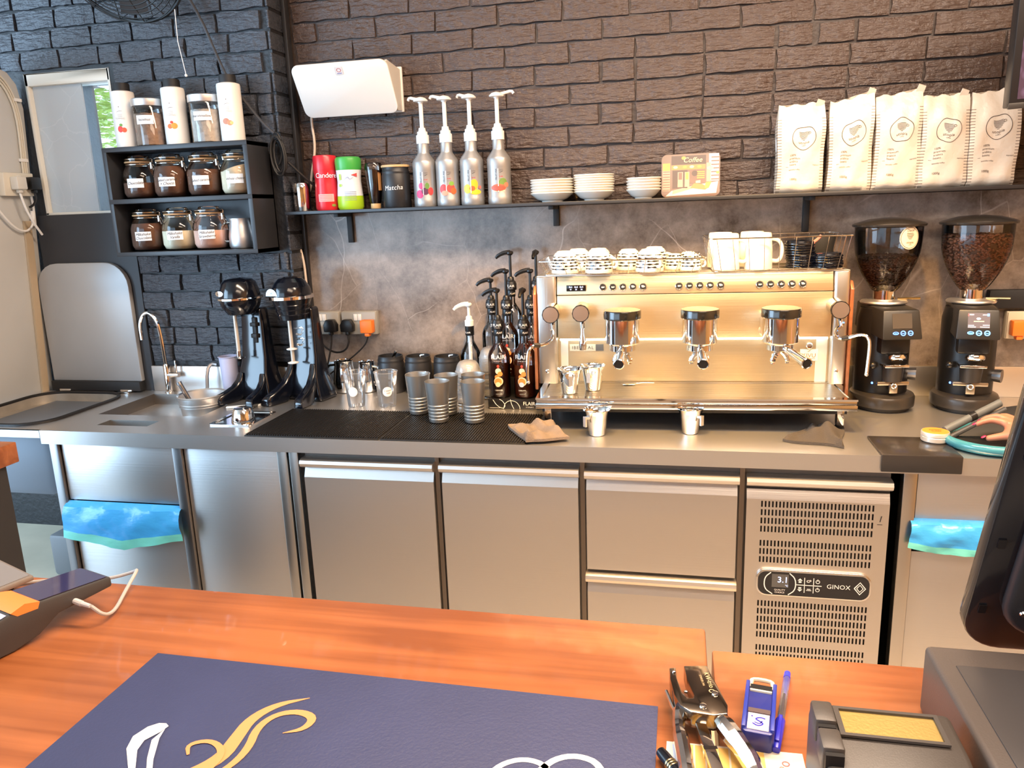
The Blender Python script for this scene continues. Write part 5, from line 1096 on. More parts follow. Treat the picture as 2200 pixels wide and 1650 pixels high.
CUPS = [(-.407,.255,1.0,-.35,'front left striped cup, upside down in the low basket'),(-.293,.245,1.0,-.35,'second striped cup of the front row'),(-.372,.375,1.0,-.4,'striped cup standing behind the front left one'),(-.300,.375,1.0,-.6,'striped cup standing behind the second front one'),(-.196,.345,.95,-.5,'striped cup in the middle of the low basket'),(-.126,.255,1.0,-1.0,'striped cup right of the middle, front row'),(-.108,.385,1.0,-.2,'striped cup half hidden at the back of the low basket'),(-.042,.320,.70,-.3,'small striped cup right of the larger ones'),(.008,.265,.74,-.25,'small striped cup at the front right of the low basket'),(.006,.370,.74,-.3,'small striped cup at the back right of the low basket')]
for x,y,s,rz,l in CUPS: cup(l, mloc(x,y,B0), rz+MYAW, s, .06)
def mug(label, loc, rz):
    t = thing('white_mug', label, 'mug', loc, rz, 'tall white mugs in the tall basket')
    MB().lathe([(.041,.001),(.0430,0),(.0440,.002),(.0425,.060),(.0385,.110),(.0365,.115),(.0340,.115),(.033,.113),(.0,.113)],36,cap0=False,cap1=False).build('mug_body', CERAMIC, t, angle=50)
    MB().tube([(.040,0,.095),(.062,0,.090),(.072,0,.068),(.070,0,.036),(.060,0,.024),(.042,0,.026)],.0058,8,smooth=2).build('handle', CERAMIC, t)
for x,y,rz,l in ((.120,.262,-.25,'front left white mug, upside down in the tall basket'),(.222,.258,-.05,'front right white mug, handle turned right'),(.112,.375,1.2,'back left white mug in the tall basket'),(.216,.375,1.0,'back right white mug in the tall basket')): mug(l, mloc(x,y,B0), rz)
BL = MB().lathe([(.047,0),(.0485,.002),(.0485,.005),(.045,.007),(.043,.013),(.030,.016),(.012,.017)],30).mesh('cup_lid', BLKGLOSS, angle=30)
for (x,y), n, l in (((.362,.285),10,'tall stack of black cup lids in the tall basket'),((.435,.262),5,'low stack of black cup lids in the tall basket')):
    for k in range(n): tag(link('cup_lid', BL, None, mloc(x+random.uniform(-.002,.002)-.0012*k*(n>6),y,B0+k*.0080),(random.uniform(-.03,.03),random.uniform(-.04,.04)+.03*(n>6),0)), ('top' if k == n-1 else 'bottom' if k == 0 else ORD[n-1-k]+' from the top')+' black cup lid of the '+l.split(' of ')[0]+' in the tall basket', 'lid', l)
t = thing('black_pouch','black pouch slumped against the right end of the tall basket','pouch',mloc(.445,.425,B0),MYAW)
MB().lathe([(.035,0),(.042,.010),(.044,.050),(.050,.085),(.046,.096),(.042,.094),(.043,.084),(.0,.07)],20,sy=.8,cap1=False).build('pouch_body', BLKMAT, t)
tag(MB().tube([(0,0,0),(.010,0,.012),(.022,0,.020),(.034,0,.034)],.005,6,smooth=1).build('red_tag', P('red_white_tag',(.60,.20,.16),.5), None, mloc(.398,.35,.545)), 'twisted red and white strip above the black lids', 'strip')
# ------------------------------------------------------------ small steel jugs on and under the tray
def jug(label, loc, rz, s=1.0, z=None):
    t = thing('shot_jug', label, 'jug', loc, rz, 'small flared steel shot jugs')
    pr = [(.002,.001),(.0240,.001),(.0255,.003),(.0350,.066),(.0385,.076),(.0430,.082),(.0425,.083),(.0375,.078),(.0335,.066),(.0240,.006),(.002,.004)]
    MB().lathe([(r*s,z_*s) for r,z_ in pr],32,cap0=False,cap1=False).build('jug_body', STEELMAT if s > 1.01 else CHROME, t, angle=50)
    MB().add([(x,y,z_) for y in (-.006,.006) for x,z_ in ((.032*s,.064*s),(.050*s,.066*s),(.050*s,.034*s),(.044*s,.034*s),(.044*s,.058*s),(.031*s,.056*s))], [tuple(range(6)),tuple(range(11,5,-1))]+[(i,i+6,(i+1)%6+6,(i+1)%6) for i in range(6)]).build('handle', STEELMAT, t)
jug('small steel jug at the left end of the drip tray', mloc(-.382,.080,.1066), -1.35, .98)
jug('small steel jug on the drip tray, second from the left end', mloc(-.310,.125,.1066), -1.75, 1.0)
jug('small steel jug on the worktop below the left group', (-.243,-.478,CT), -2.35, 1.0)
jug('small steel jug on the worktop below the middle group, partly under the tray', (.042,-.432,CT), -.75, .97)
tag(MB().sphere((0,0,0),.016,16,8,sc=(1.5,.8,.18)).tube([(.02,0,.001),(.05,.004,.004),(.085,.006,.003)],.0018,6).build('teaspoon', CHROME, None, mloc(-.195,.195,.1095)), 'small teaspoon lying at the back of the drip tray below the left group', 'spoon')
# cloths
def cloth(label, cx, cy, pts, hs, m, seed):
    """crumpled folded cloth: pts outline rings"""
    rnd = random.Random(seed); t = None; mb = MB(); nu, nv = 26, 18; (ax,ay),(bx,by),(dx,dy),(ex,ey) = pts; vs = []; fs = []
    for top in (1,0):
        for j in range(nv+1):
            for i in range(nu+1):
                u, v = i/nu, j/nv; x = (ax*(1-u)+bx*u)*(1-v)+(ex*(1-u)+dx*u)*v; y = (ay*(1-u)+by*u)*(1-v)+(ey*(1-u)+dy*u)*v
                ed = min(u,1-u,v,1-v); e = min(1,ed/.12)**.5
                h = hs*(.34+.30*math.sin(5.2*u+2.6*v+seed)+.24*math.sin(9*v-4*u+seed*2)+.16*math.sin(15*u+6*v)+.30*math.sin(PI*u)*math.sin(PI*v))
                wob = .006*math.sin(7*u+5*v+seed); z = max(.004,h*(.35+.65*e)) if top else .0005
                if top and ed == 0: z = max(.004, .22*hs)
                vs.append((x+wob,y+wob*.8*math.cos(6*v),z))
    n = (nu+1)*(nv+1); idx = lambda i, j, k: k*n+j*(nu+1)+i
    for j in range(nv):
        for i in range(nu): fs += [(idx(i,j,0),idx(i+1,j,0),idx(i+1,j+1,0),idx(i,j+1,0)),(idx(i,j+1,1),idx(i+1,j+1,1),idx(i+1,j,1),idx(i,j,1))]
    bd_ = [(i,0) for i in range(nu)]+[(nu,j) for j in range(nv)]+[(i,nv) for i in range(nu,0,-1)]+[(0,j) for j in range(nv,0,-1)]
    for (a,b),(c,d) in zip(bd_, bd_[1:]+bd_[:1]): fs.append((idx(a,b,1),idx(c,d,1),idx(c,d,0),idx(a,b,0)))
    mb.add(vs, fs); return tag(mb.build('cleaning_cloth', m, None, (cx,cy,CT)), label, 'cloth')
o = cloth('crumpled taupe cleaning cloth at the corner of the right bar mat', -.42,-.50, [(-.03,-.112),(.095,-.065),(.035,.075),(-.115,.060)], .040, P('taupe_cloth',(.19,.148,.12),.95,var=((25,25,25),.75),bump=((300,300,300),.3)), 1); o.location.z = CT+.0078
cloth('folded dark grey cloth under the right end of the drip tray', .415,-.44, [(-.108,-.058),(.056,-.110),(.088,.110),(-.02,.075)], .036, P('dark_cloth',(.050,.042,.036),.95,bump=((300,300,300),.3)), 3)
# ================================================================ GRINDERS
HOP = glass('smoky_hopper',(.98,.96,.94),.8,.05)
BEAN = P('coffee_beans',(.27,.105,.052),.38); BEAND = P('dark_coffee_beans',(.075,.030,.016),.38)
def bean_mesh(m): 
    return MB().sphere((0,0,0),.0062,8,6,sc=(1,.72,.55)).mesh('bean', m, angle=80)
def grinder(label, loc, rz, fill, bm, seed, lit):
    t = thing('coffee_grinder', label, 'grinder', loc, rz, 'black coffee grinders with bean hoppers'); rnd = random.Random(seed)
    MB().lathe([(.086,0),(.086,.010),(.100,.014),(.101,.042),(.097,.050),(.080,.056)],40,(0,-.035,0),sy=1.15,mis=[1,1,0,0,0]).build('base', [P('grinder_base',(.05,.045,.042),.28,.5), BLKRUB], t, angle=35)
    MB().lathe([(.083,.05),(.082,.30),(.074,.335)],40,(0,-.015,0),sy=1.10).build('body', P('grinder_black',(.008,.0075,.0075),.34), t)
    MB().box(-.046,.046,-.125,-.06,.195,.262).build('chute_block', BLK, t, bevel=.008)
    hd = MB().add([(-.062,-.175,.250),(.062,-.175,.250),(.056,-.150,.342),(-.056,-.150,.342),(-.066,.07,.262),(.066,.07,.262),(.062,.07,.350),(-.062,.07,.350)], [(0,1,2,3),(1,5,6,2),(5,4,7,6),(4,0,3,7),(3,2,6,7),(0,4,5,1)]).build('head', P('grinder_head',(.016,.015,.014),.42), t, bevel=.006)
    q = Matrix(((1,0,0,0),(0,.262,-.965,-.1622),(0,.965,.262,.297),(0,0,0,1)))
    fq = lambda k: (lambda u, v: tuple(q @ Vector((u,v,.0012+.0004*k))))
    mb = MB(); put_rect(mb, fq(0), -.030,.030,-.012,.036,0,1); sc_ = mb.build('screen', P('lit_screen',(.10,.085,.09),.2,emit=((.30,.27,.30),.35)) if lit else P('idle_screen',(.07,.06,.052),.15), hd, flat=True)
    mb = MB()
    for k in range(3):
        u = -.021+k*.0225; put_disc(mb, fq(1), u,-.027,.0085 if k else .0095,.0085 if k else .005,0,14,.66); put_rect(mb, fq(1), u-.004,u+.004,-.0285,-.0265,0,1)
    mb.build('touch_icons', P('icon_cyan',(.1,.4,1),.4,emit=((.10,.42,1.0),5)) if lit else LEDBLUE, hd, flat=True)
    if lit:
        mb = MB(); f = fq(1); put_rect(mb, f, -.026,-.014,.029,.032,0,1); put_rect(mb, f, .010,.022,.029,.031,0,1); put_disc(mb, f, -.001,.018,.006,.0035,0,12); put_rect(mb, f, -.014,.014,.008,.011,1,1)
        put_rect(mb, f, -.029,-.013,-.004,-.002,0,1); put_rect(mb, f, .011,.029,-.003,-.001,0,1); put_rect(mb, f, -.029,-.008,-.009,-.007,0,1); put_rect(mb, f, .004,.029,-.0085,-.007,0,1); put_rect(mb, f, .022,.028,.026,.034,2,1); put_rect(mb, f, -.030,-.027,.026,.033,3,1)
        mb.build('readout', [P('readout_white',(.8,.75,.8),.5,emit=((.9,.85,.95),1.6)), P('readout_tan',(.7,.5,.3),.5,emit=((.9,.6,.3),1.0)), LEDBLUE, P('readout_red',(.7,.1,.1),.5,emit=((.9,.1,.1),1.2))], sc_, flat=True)
    MB().lathe([(.072,.348),(.074,.352),(.070,.357),(.040,.360)],36).build('collar_plate', STEELMAT, t); MB().lathe([(.0345,.358),(.0345,.392)],28).build('hopper_neck', CHROME, t)
    MB().cyl((.04,-.01,.362),(.105,-.03,.364),.004,n=8).build('gate_lever', P('brass',(.60,.42,.18),.25,1), t)
    def hr(z): k = min(1,max(0,(z-.388)/.165)); return .036+.066*math.sin(k*PI/2)**.85
    hz = [.388+.165*i/10 for i in range(11)]+[.600]
    MB().lathe([(hr(z) if z < .56 else .1035,z) for z in hz],44,cap0=False,cap1=False).build('hopper', HOP, t, angle=70)
    MB().lathe([(.104,.598),(.112,.601),(.113,.607),(.105,.612),(.060,.624),(.018,.628)],44).build('hopper_lid', P('lid_black',(.020,.018,.017),.22,coat=.3), t, angle=30)
    # coffee: solid core plus a skin of separate beans
    core = [(max(.004,hr(z)-.010),z) for z in [.392+(fill-.392)*i/8 for i in range(9)]]; MB().lathe(core,30).build('bean_core', BEAND, t)
    mb = MB(); base = bm
    vv = [v.co.copy() for v in base.vertices]; ff = [tuple(p.vertices) for p in base.polygons]
    pts = []
    N = int(1500*(fill-.39)/.18)
    for i in range(N):
        z = .394+(fill-.394)*(rnd.random()**.8); a = rnd.uniform(0,2*PI); r = hr(z)-.0075-rnd.random()*.004; pts.append((r*math.cos(a),r*math.sin(a),z))
    for i in range(260):
        r = (hr(fill)-.010)*math.sqrt(rnd.random()); a = rnd.uniform(0,2*PI); pts.append((r*math.cos(a),r*math.sin(a),fill+rnd.uniform(0,.006)))
    for p in pts:
        M_ = Matrix.Translation(p) @ Matrix.Rotation(rnd.uniform(0,6.3),4,'Z') @ Matrix.Rotation(rnd.uniform(-.9,.9),4,'X') @ Matrix.Rotation(rnd.uniform(-.6,.6),4,'Y'); mb.add(vv, ff, 0, M_)
    me = bpy.data.meshes.new('beans'); me.from_pydata(mb.v, [], mb.f); me.materials.append(base.materials[0]); me.polygons.foreach_set('use_smooth',[True]*len(me.polygons))
    tag(link('coffee_beans', me, t), kind='stuff')
    # portafilter fork, ring, hook and side knob
    MB().torus((0,0,0),.024,.005,28,8,mat=Matrix.Translation((.004,-.135,.186)) @ Matrix.Rotation(-.35,4,'X') @ Matrix.Diagonal((1,.75,1.6,1))).build('fork_ring', CHROME, t)
    MB().cyl((0,-.115,.105),(0,-.115,.155),.030,.034,n=24).build('holder', P('holder_dark',(.05,.045,.042),.35,.5), t); MB().box(-.038,.038,-.15,-.10,.155,.163).build('holder_plate', CHROME, t, bevel=.002)
    MB().box(-.050,.050,-.128,-.118,.092,.104).box(-.013,.013,-.134,-.122,.066,.098).build('hook_plate', P('hook_steel',(.50,.42,.32),.3,1), t, bevel=.002); MB().torus((0,-.136,.092),.0075,.0025,18,6,mat=Matrix.Translation((0,-.136,.092)) @ Matrix.Rotation(PI/2,4,'X') @ Matrix.Translation((0,.136,-.092))).build('hook_ring', CHROME, t)
    MB().cyl((.075,-.05,.115),(.098,-.06,.115),.020,.022,n=16).build('side_knob', STEELDK, t, angle=20); MB().sphere((-.060,-.105,.155),.012,10,8).build('lever_knob', BLK, t)
    MB().lathe([(.0038,0),(.0,.0015)],12,mat=Matrix.Translation((-.051,-.0865,.092)) @ Matrix.Rotation(PI/2,4,'X') @ Matrix.Rotation(-.6,4,'Y'),cap0=False,cap1=False).sphere((-.051,-.0855,.092),.004,8,6).build('status_light', LEDBLUE, t)
    return t
g1 = grinder('left black coffee grinder with dark beans and a round sticker on its hopper', (.675,-.012,CT), .13, .500, bean_mesh(BEAND), 1, False)
g2 = grinder('right black coffee grinder with a full hopper of brown beans and a lit screen', (.942,-.010,CT), -.16, .560, bean_mesh(BEAN), 2, True)
mb = MB(); wq = wrap(.1035,.575,.28,.0008); put_disc(mb, lambda u,v: wq(u,v), 0,-.010,.034,.036,0,32); stk = mb.build('sticker', P('sticker_cream',(.72,.62,.44),.5), g1)
wq2 = wrap(.1035,.575,.28,.0014); mb = MB(); put_disc(mb, wq2, 0,-.010,.031,.033,0,32,.96)
for k,(a,b) in enumerate(((-.012,.010),(-.012,.013),(-.0115,.012),(-.010,.009),(-.008,.007),(-.005,.004))): put_rect(mb, wq2, a,b,.004-k*.0036,.0053-k*.0036,0,3)
put_text(mb, wq2,'Decaf',.011,dv=.013,shear=.3,rot=.1); put_text(mb, wq2,'utopia',.010,dv=-.024); put_text(mb, wq2,'coffee',.0045,dv=-.031); mb.build('lettering', INKB, stk, flat=True)
# ------------------------------------------------------------ right end of the worktop
t = thing('tamping_mat','black rubber tamping mat folded over the worktop edge','mat',(.655,-.52,CT))
MB().box(-.102,.102,-.092,.086,0,.006).box(-.102,.102,-.096,-.0895,-.044,.006).build('mat_body', P('tamp_rubber',(.030,.026,.024),.22), t, bevel=.003)
t = thing('round_tin','small silver tin with an orange lid on the tamping mat','tin',(.727,-.470,CT+.0065))
MB().lathe([(.034,0),(.037,.003),(.037,.014),(.0355,.016),(.0375,.018),(.0375,.026),(.036,.029)],32).build('tin_body', P('tin_white',(.72,.68,.62),.3,.5), t, angle=30)
MB().lathe([(.035,.0285),(.034,.0300),(.0,.0305)],32,cap0=False,cap1=False).build('lid', P('tin_orange',(.75,.24,.04),.45), t)
mb = MB(); f = flat_xy(.0309,0,0); put_text(mb, f,'AMERI',.012,dv=.006); put_text(mb, f,'CAN',.012,dv=-.007); mb.build('lettering', P('tin_print',(.30,.09,.02),.5), t, flat=True)
# ================================================================ LEFT SIDE PANEL: sockets, plugs, conduit
def pp(y, z, d=0): return (px(z)+d, y, z)
lean = math.atan(.075)
t = thing('wall_socket','white double socket on the off-white side panel at the far left','socket',(px(1.765),-.09,1.765))
SM = Matrix.Rotation(lean,4,'Y')
MB().box(0,.030,-.073,.073,-.045,.045,mat=SM).build('face_plate', P('socket_white',(.70,.66,.56),.4), t, bevel=.004)
MB().box(.030,.033,-.010,.008,.015,.035,mat=SM).build('switch', WHITE, t)
def splug(label, y, m, cab, cm):
    t = thing('power_plug', label, 'plug', (px(1.768)+.031,y,1.768))
    MB().box(0,.036,-.024,.024,-.026,.024).box(.006,.026,-.009,.009,-.040,-.024).build('plug_body', m, t, bevel=.005)
    MB().tube(cab,.0045,8,smooth=2).build('cable', cm, t)
splug('white plug on the left side panel with a thick white cable looping down',-.112, P('plug_cream',(.66,.64,.58),.4), [(.016,.0,-.04),(.02,.01,-.10),(.02,.04,-.16),(.014,.078,-.205)], WHITE)
splug('black plug on the left side panel beside the white one',-.040, BLK, [(.016,0,-.035),(.02,.0,-.06),(.016,-.012,-.085),(.008,-.03,-.095)], BLK)
mb = MB()
for k in range(3): mb.tube([pp(-.30,2.205+.0*k,.006),pp(-.13,2.190-.012*k,.006),pp(-.06-.008*k,2.14-.01*k,.006),pp(-.022-.010*k,2.03,.006),pp(-.020-.010*k,1.86,.006),pp(-.020-.010*k,1.74,.006)],.0042,8,smooth=2)
cond = tag(mb.build('cable_run', P('cable_cream',(.66,.63,.54),.5)), 'bundle of three cream cables clipped along the side panel edge','cable'); cond['kind'] = 'stuff'
mb = MB()
for z in (2.09,1.86): mb.box(px(z)+.001,px(z)+.012,-.050,-.014,z-.006,z+.006)
mb.build('cable_clip', WHITE, cond)
tag(MB().tube([pp(-.022,1.73,.014),pp(-.018,1.66,.02),pp(-.035,1.60,.022),pp(-.075,1.575,.022),pp(-.125,1.592,.022),pp(-.175,1.64,.022),pp(-.22,1.70,.02)],.0045,8,smooth=2).build('white_cable', WHITE), 'white cable hanging in a loop below the side panel sockets', 'cable')
tag(MB().cyl(pp(-.022,1.60,.014),pp(-.022,1.66,.014),.010,n=12).build('cable_sleeve', WHITE), 'short white sleeve on the cables under the side panel sockets', 'sleeve')
# ================================================================ HANGING CABLES, FAN, SCREEN
tag(MB().tube([(-1.88,-.15,2.62),(-1.757,-.03,2.39),(-1.666,-.025,2.13),(-1.634,-.025,2.08),(-1.535,-.03,1.952),(-1.485,-.03,1.905)],.0055,8,smooth=2).build('fan_cord', P('cord_dark',(.045,.045,.05),.45)), 'dark cord running from the fan down the bricks to the coil', 'cord')
mb = MB()
for k in range(6): R = .034+.003*k; q1, q2 = random.uniform(-.012,.012), random.uniform(-.018,.018); mb.tube([(-1.470+.55*R*math.cos(a*PI/8)+q1+.25*q2*math.sin(a*PI/8), -.022-.004*k, 1.835+1.45*R*math.sin(a*PI/8)+q2) for a in range(16)],.0045,6,True)
mb.tube([(-1.44,-.03,1.80),(-1.40,.02,1.74),(-1.37,.07,1.70),(-1.40,.10,1.66)],.005,6,smooth=2)
tag(mb.build('cable_coil', P('cord_black',(.008,.008,.009),.55)), 'bundle of black cable coiled on the corner of the brick pier', 'cable')
tag(MB().tube([(-1.690,-.25,2.302),(-1.693,-.25,2.2),(-1.697,-.22,2.10)],.0012,5).sphere((-1.697,-.22,2.095),.005,8,6).build('pull_string', WHITEINK), 'thin white pull string hanging from the fan', 'string')
fn_ = thing('wall_fan','black wall fan with a wire guard at the upper left, tilted down','fan',(-1.90,-.25,2.505)); fn_.rotation_euler = (-.98+PI,0,0)
TF = Matrix.Identity(4)
mb = MB()
for k in range(12): mb.torus((0,0,.012+.030*math.cos(k/11*PI/2)),.055+.0165*k,.0022,44,5)
tag(mb.build('guard_rings', BLK, fn_), kind='stuff')
mb = MB()
for k in range(16): a = 2*PI*k/16; mb.tube([(.05*math.cos(a),.05*math.sin(a),.042),(.15*math.cos(a),.15*math.sin(a),.034),(.237*math.cos(a),.237*math.sin(a),.008),(.240*math.cos(a),.240*math.sin(a),-.05),(.10*math.cos(a),.10*math.sin(a),-.10)],.0018,5)
tag(mb.build('guard_spokes', BLK, fn_), kind='stuff')
MB().torus((0,0,-.010),.242,.006,48,6).build('guard_rim', BLK, fn_); MB().lathe([(.0,.046),(.045,.044),(.05,.036)],24,cap0=False).build('hub_badge', STEELDK, fn_)
MB().lathe([(.055,-.20),(.07,-.18),(.07,-.09),(.05,-.06),(.03,-.02)],24).build('motor', BLK, fn_)
for k in range(4): MB().add([(.03,-.02,-.01),(.20,-.075,.012),(.215,.02,-.012),(.06,.045,-.026)], [(0,1,2,3)], 0, Matrix.Rotation(k*PI/2,4,'Z')).build('blade', DKGREY, fn_)
MB().tube([(0,0,-.16),(0,-.06,-.24),(0,-.16,-.27)],.018,10).build('bracket', BLK, fn_)
tv = thing('hanging_screen','dark framed hanging screen showing purplish coffee beans, at the top right','screen',(1.30,-.35,2.07)); tv.rotation_euler = (.10,-.03,-.02)
MB().box(-.425,.425,0,.045,-.238,.27).build('frame', P('screen_frame',(.010,.009,.009),.35), tv, bevel=.004); MB().box(-.425,.425,-.002,.01,-.240,-.224).build('lower_rail', P('screen_rail',(.05,.045,.04),.35,.4), tv, bevel=.002)
sm = P('bean_picture',(.05,.03,.05),.3); nt = sm.node_tree; b_ = nt.nodes['Principled BSDF']; tc = nt.nodes.new('ShaderNodeTexCoord'); v_ = nt.nodes.new('ShaderNodeTexVoronoi'); v_.inputs['Scale'].default_value = 34; cr_ = nt.nodes.new('ShaderNodeValToRGB'); e = cr_.color_ramp.elements
e[0].position = .15; e[0].color = (.40,.25,.38,1); e[1].position = .55; e[1].color = (.012,.008,.016,1); nt.links.new(tc.outputs['Object'], v_.inputs['Vector']); nt.links.new(v_.outputs['Distance'], cr_.inputs[0]); nt.links.new(cr_.outputs[0], b_.inputs['Emission Color']); b_.inputs['Emission Strength'].default_value = .5
MB().box(-.405,.405,-.0015,.002,-.215,.255).build('screen_panel', sm, tv)
# ================================================================ KNOCK TUB AND HAND AT THE RIGHT
kt = thing('teal_tub','round teal-rimmed tub with a grey bar across, at the right end of the worktop','tub',(.872,-.478,CT))
TEAL = P('teal_enamel',(.05,.23,.28),.18,coat=.4)
MB().lathe([(.125,.001),(.140,.005),(.149,.016),(.146,.027),(.136,.032),(.126,.027),(.120,.014),(.0,.008)],44,cap1=False).build('tub_rim', TEAL, kt, angle=60)
MB().lathe([(.1225,.018),(.120,.0150),(.0,.0095)],40,cap0=False,cap1=False).build('inner_liner', BLKRUB, kt)
GB = P('grey_bar',(.11,.12,.12),.5)
a, b = Vector((-.128,.038,.030)), Vector((.055,.115,.098))
MB().tube([a,a.lerp(b,.5),b],.012,18).build('bar', GB, kt); o_ = Vector((.012,-.016,-.016)); MB().tube([a+o_,b+o_],.009,18).build('bar', P('bar_dark',(.045,.047,.05),.4), kt)
MB().tube([a.lerp(b,.45),a.lerp(b,.55)],.0135,18).build('bar_collar', BLK, kt)
MB().add([tuple(a+Vector((.02,-.012,-.012))),tuple(b+Vector((.01,-.012,-.012))),(.150,.10,.100),(.140,-.01,.030),tuple(a+Vector((.024,-.004,-.012))),tuple(b+Vector((.014,-.002,-.012))),(.153,.110,.100),(.143,.0,.030)], [(0,1,2,3),(7,6,5,4),(0,4,5,1),(1,5,6,2),(2,6,7,3),(3,7,4,0)]).build('black_sleeve', BLKMAT, kt)
kt.scale = (.88,.88,1.0)
def skin_chain(name, verts, edges, radii, m, parent, sub=2):
    me = bpy.data.meshes.new(name); me.from_pydata([tuple(v) for v in verts], edges, []); o = bpy.data.objects.new(name, me); COL.objects.link(o)
    md = o.modifiers.new('skin','SKIN'); md.use_smooth_shade = True
    if not me.skin_vertices: me.attributes
    for i, r in enumerate(radii):
        me.skin_vertices[0].data[i].radius = (r,r) if not isinstance(r, tuple) else r
    me.skin_vertices[0].data[0].use_root = True
    o.modifiers.new('sub','SUBSURF').levels = sub; o.modifiers['sub'].render_levels = sub
    rm = o.modifiers.new('remesh','REMESH'); rm.mode = 'VOXEL'; rm.voxel_size = .0022; rm.use_smooth_shade = True
    sm_ = o.modifiers.new('smooth','SMOOTH'); sm_.factor = .5; sm_.iterations = 7
    me.materials.append(m)
    if parent: o.parent = parent
    return o
SKIN = P('skin',(.40,.165,.10),.45,sss=.1)
hand = thing('person','hand of a person with painted nails reaching left over the teal tub','person',(.900,-.560,.966))
# arm, wrist, palm, then fingers: local metres
V = [(.0,.0,.0)]; E = []; Rr = [(.034,.017)]
def chain(root, pts, rr):
    k = root
    for p, r in zip(pts, rr): V.append(p); Rr.append(r); E.append((k,len(V)-1)); k = len(V)-1
    return k
chain(0, [(.035,-.030,-.004),(.075,-.065,.006),(.15,-.12,.05),(.26,-.20,.11)], [(.030,.018),(.025,.020),(.031,.029),(.040,.037)])
chain(0, [(-.022,.030,.016),(-.050,.040,.020),(-.072,.044,.012),(-.088,.045,.002)], [.0115,.0095,.0086,.0072])       # index
chain(0, [(-.006,.038,.020),(-.030,.058,.026),(-.052,.066,.018),(-.068,.068,.006)], [.0115,.0096,.0088,.0074])
chain(0, [(.010,.040,.020),(-.008,.064,.026),(-.026,.076,.018),(-.040,.079,.006)], [.0108,.0092,.0084,.0070])
chain(0, [(.024,.036,.016),(.012,.060,.020),(.0,.072,.012),(-.010,.076,.002)], [.0098,.0082,.0074,.0062])
chain(0, [(-.026,-.004,-.012),(-.050,.004,-.020),(-.072,.010,-.026)], [.0128,.0106,.0086])      # thumb
try:
    skin_chain('body', V, E, Rr, SKIN, hand)
except Exception:
    me = bpy.data.meshes.new('x')
NAIL = P('nail_red',(.62,.03,.10),.2)
for p, rz in (((-.0895,.0450,.0062),.0),((-.069,.068,.0105),-.1),((-.041,.079,.0105),-.2),((-.011,.076,.0060),-.3),((-.0765,.010,-.0205),.1)):
    MB().sphere((0,0,0),.0058,10,6,sc=(1.25,.9,.38)).build('nail', NAIL, hand, p, (0,-.5,rz))
MB().torus((0,0,0),.0245,.0028,28,6,mat=Matrix.Translation((.068,-.058,.004)) @ Matrix.Rotation(.9,4,'Z') @ Matrix.Rotation(PI/2,4,'X')).build('bracelet', P('gold',(.75,.55,.25),.2,1), hand)
# ================================================================ CUSTOMER COUNTER THINGS
KT = 1.0203
mt = thing('counter_mat','navy leather-look counter mat with orange and white line drawings','mat',(0,0,KT))
NAVY = P('navy_mat',(.034,.043,.115),.5,bump=((260,260,260),.10),var=((5,5,5),.8))
MB().prism([(-.692,-2.62),(-.017,-2.62),(-.017,-1.978),(-.692,-1.970)],.0022).build('mat_sheet', NAVY, mt)
f = lambda u, v: (u,v,.0026)
mb = MB(); OR, WH = 0, 1
stroke(mb, f, [(-.436,-2.030),(-.470,-2.048),(-.488,-2.078),(-.486,-2.112),(-.484,-2.145),(-.505,-2.175),(-.535,-2.185)], [.001,.010,.014,.017,.018,.016,.004])
f = lambda u, v: (u,v,.0029)
stroke(mb, f, [(-.437,-2.096),(-.415,-2.085),(-.413,-2.064),(-.437,-2.056),(-.462,-2.066),(-.472,-2.092),(-.462,-2.128),(-.468,-2.160),(-.49,-2.185)], [.001,.008,.011,.009,.008,.010,.010,.008,.002])
f = lambda u, v: (u,v,.0032)
stroke(mb, f, [(-.524,-2.147),(-.535,-2.132),(-.515,-2.121),(-.493,-2.130),(-.484,-2.150),(-.492,-2.178)], [.003,.006,.006,.008,.008,.006])
put_poly(mb, f, [(-.583,-2.103),(-.577,-2.107),(-.580,-2.118),(-.589,-2.134),(-.586,-2.150),(-.567,-2.178),(-.574,-2.180),(-.600,-2.150),(-.607,-2.130),(-.601,-2.112),(-.592,-2.104)],WH)
put_poly(mb, f, [(-.578,-2.112),(-.574,-2.128),(-.558,-2.160),(-.545,-2.180),(-.552,-2.180),(-.566,-2.160),(-.581,-2.132)],WH)
f = lambda u, v: (u,v,.0026)
stroke(mb, f, [(-.190,-2.130),(-.180,-2.104),(-.155,-2.090),(-.128,-2.098),(-.118,-2.130)], [.007]*5, WH); stroke(mb, f, [(-.138,-2.110),(-.124,-2.086),(-.100,-2.076),(-.073,-2.086),(-.064,-2.130)], [.008]*5, WH)
mb.build('print', [P('mat_orange',(.72,.28,.10),.5), P('mat_white',(.80,.78,.74),.5)], mt, flat=True)
# card terminal, tilted, orange band
ct = thing('card_terminal','dark grey card terminal with an orange band, on the counter at the left','terminal',(-.888,-1.842,KT),-.305)
prof = [(0,.030),(0,.046),(-.105,.056),(-.128,.062),(-.150,.056),(-.235,.040),(-.240,.012),(-.215,.001),(-.150,.001),(-.115,.008),(-.085,.026)]
n = len(prof); w = .037
MB().add([(s_*w,y,z) for s_ in (-1,1) for y,z in prof], [tuple(range(n)),tuple(range(2*n-1,n-1,-1))]+[(i,i+n,(i+1)%n+n,(i+1)%n) for i in range(n)]).build('terminal_body', DKGREY, ct, bevel=.004)
sl = .010/.105
MB().add([(s_*.0335,y,.0462-y*sl+.0006+d) for d in (0,.0006) for y in (-.006,-.108) for s_ in (-1,1)], [(4,5,7,6),(0,2,3,1),(0,1,5,4),(2,6,7,3),(0,4,6,2),(1,3,7,5)]).build('screen', P('terminal_screen',(.03,.03,.09),.06,coat=.5), ct)
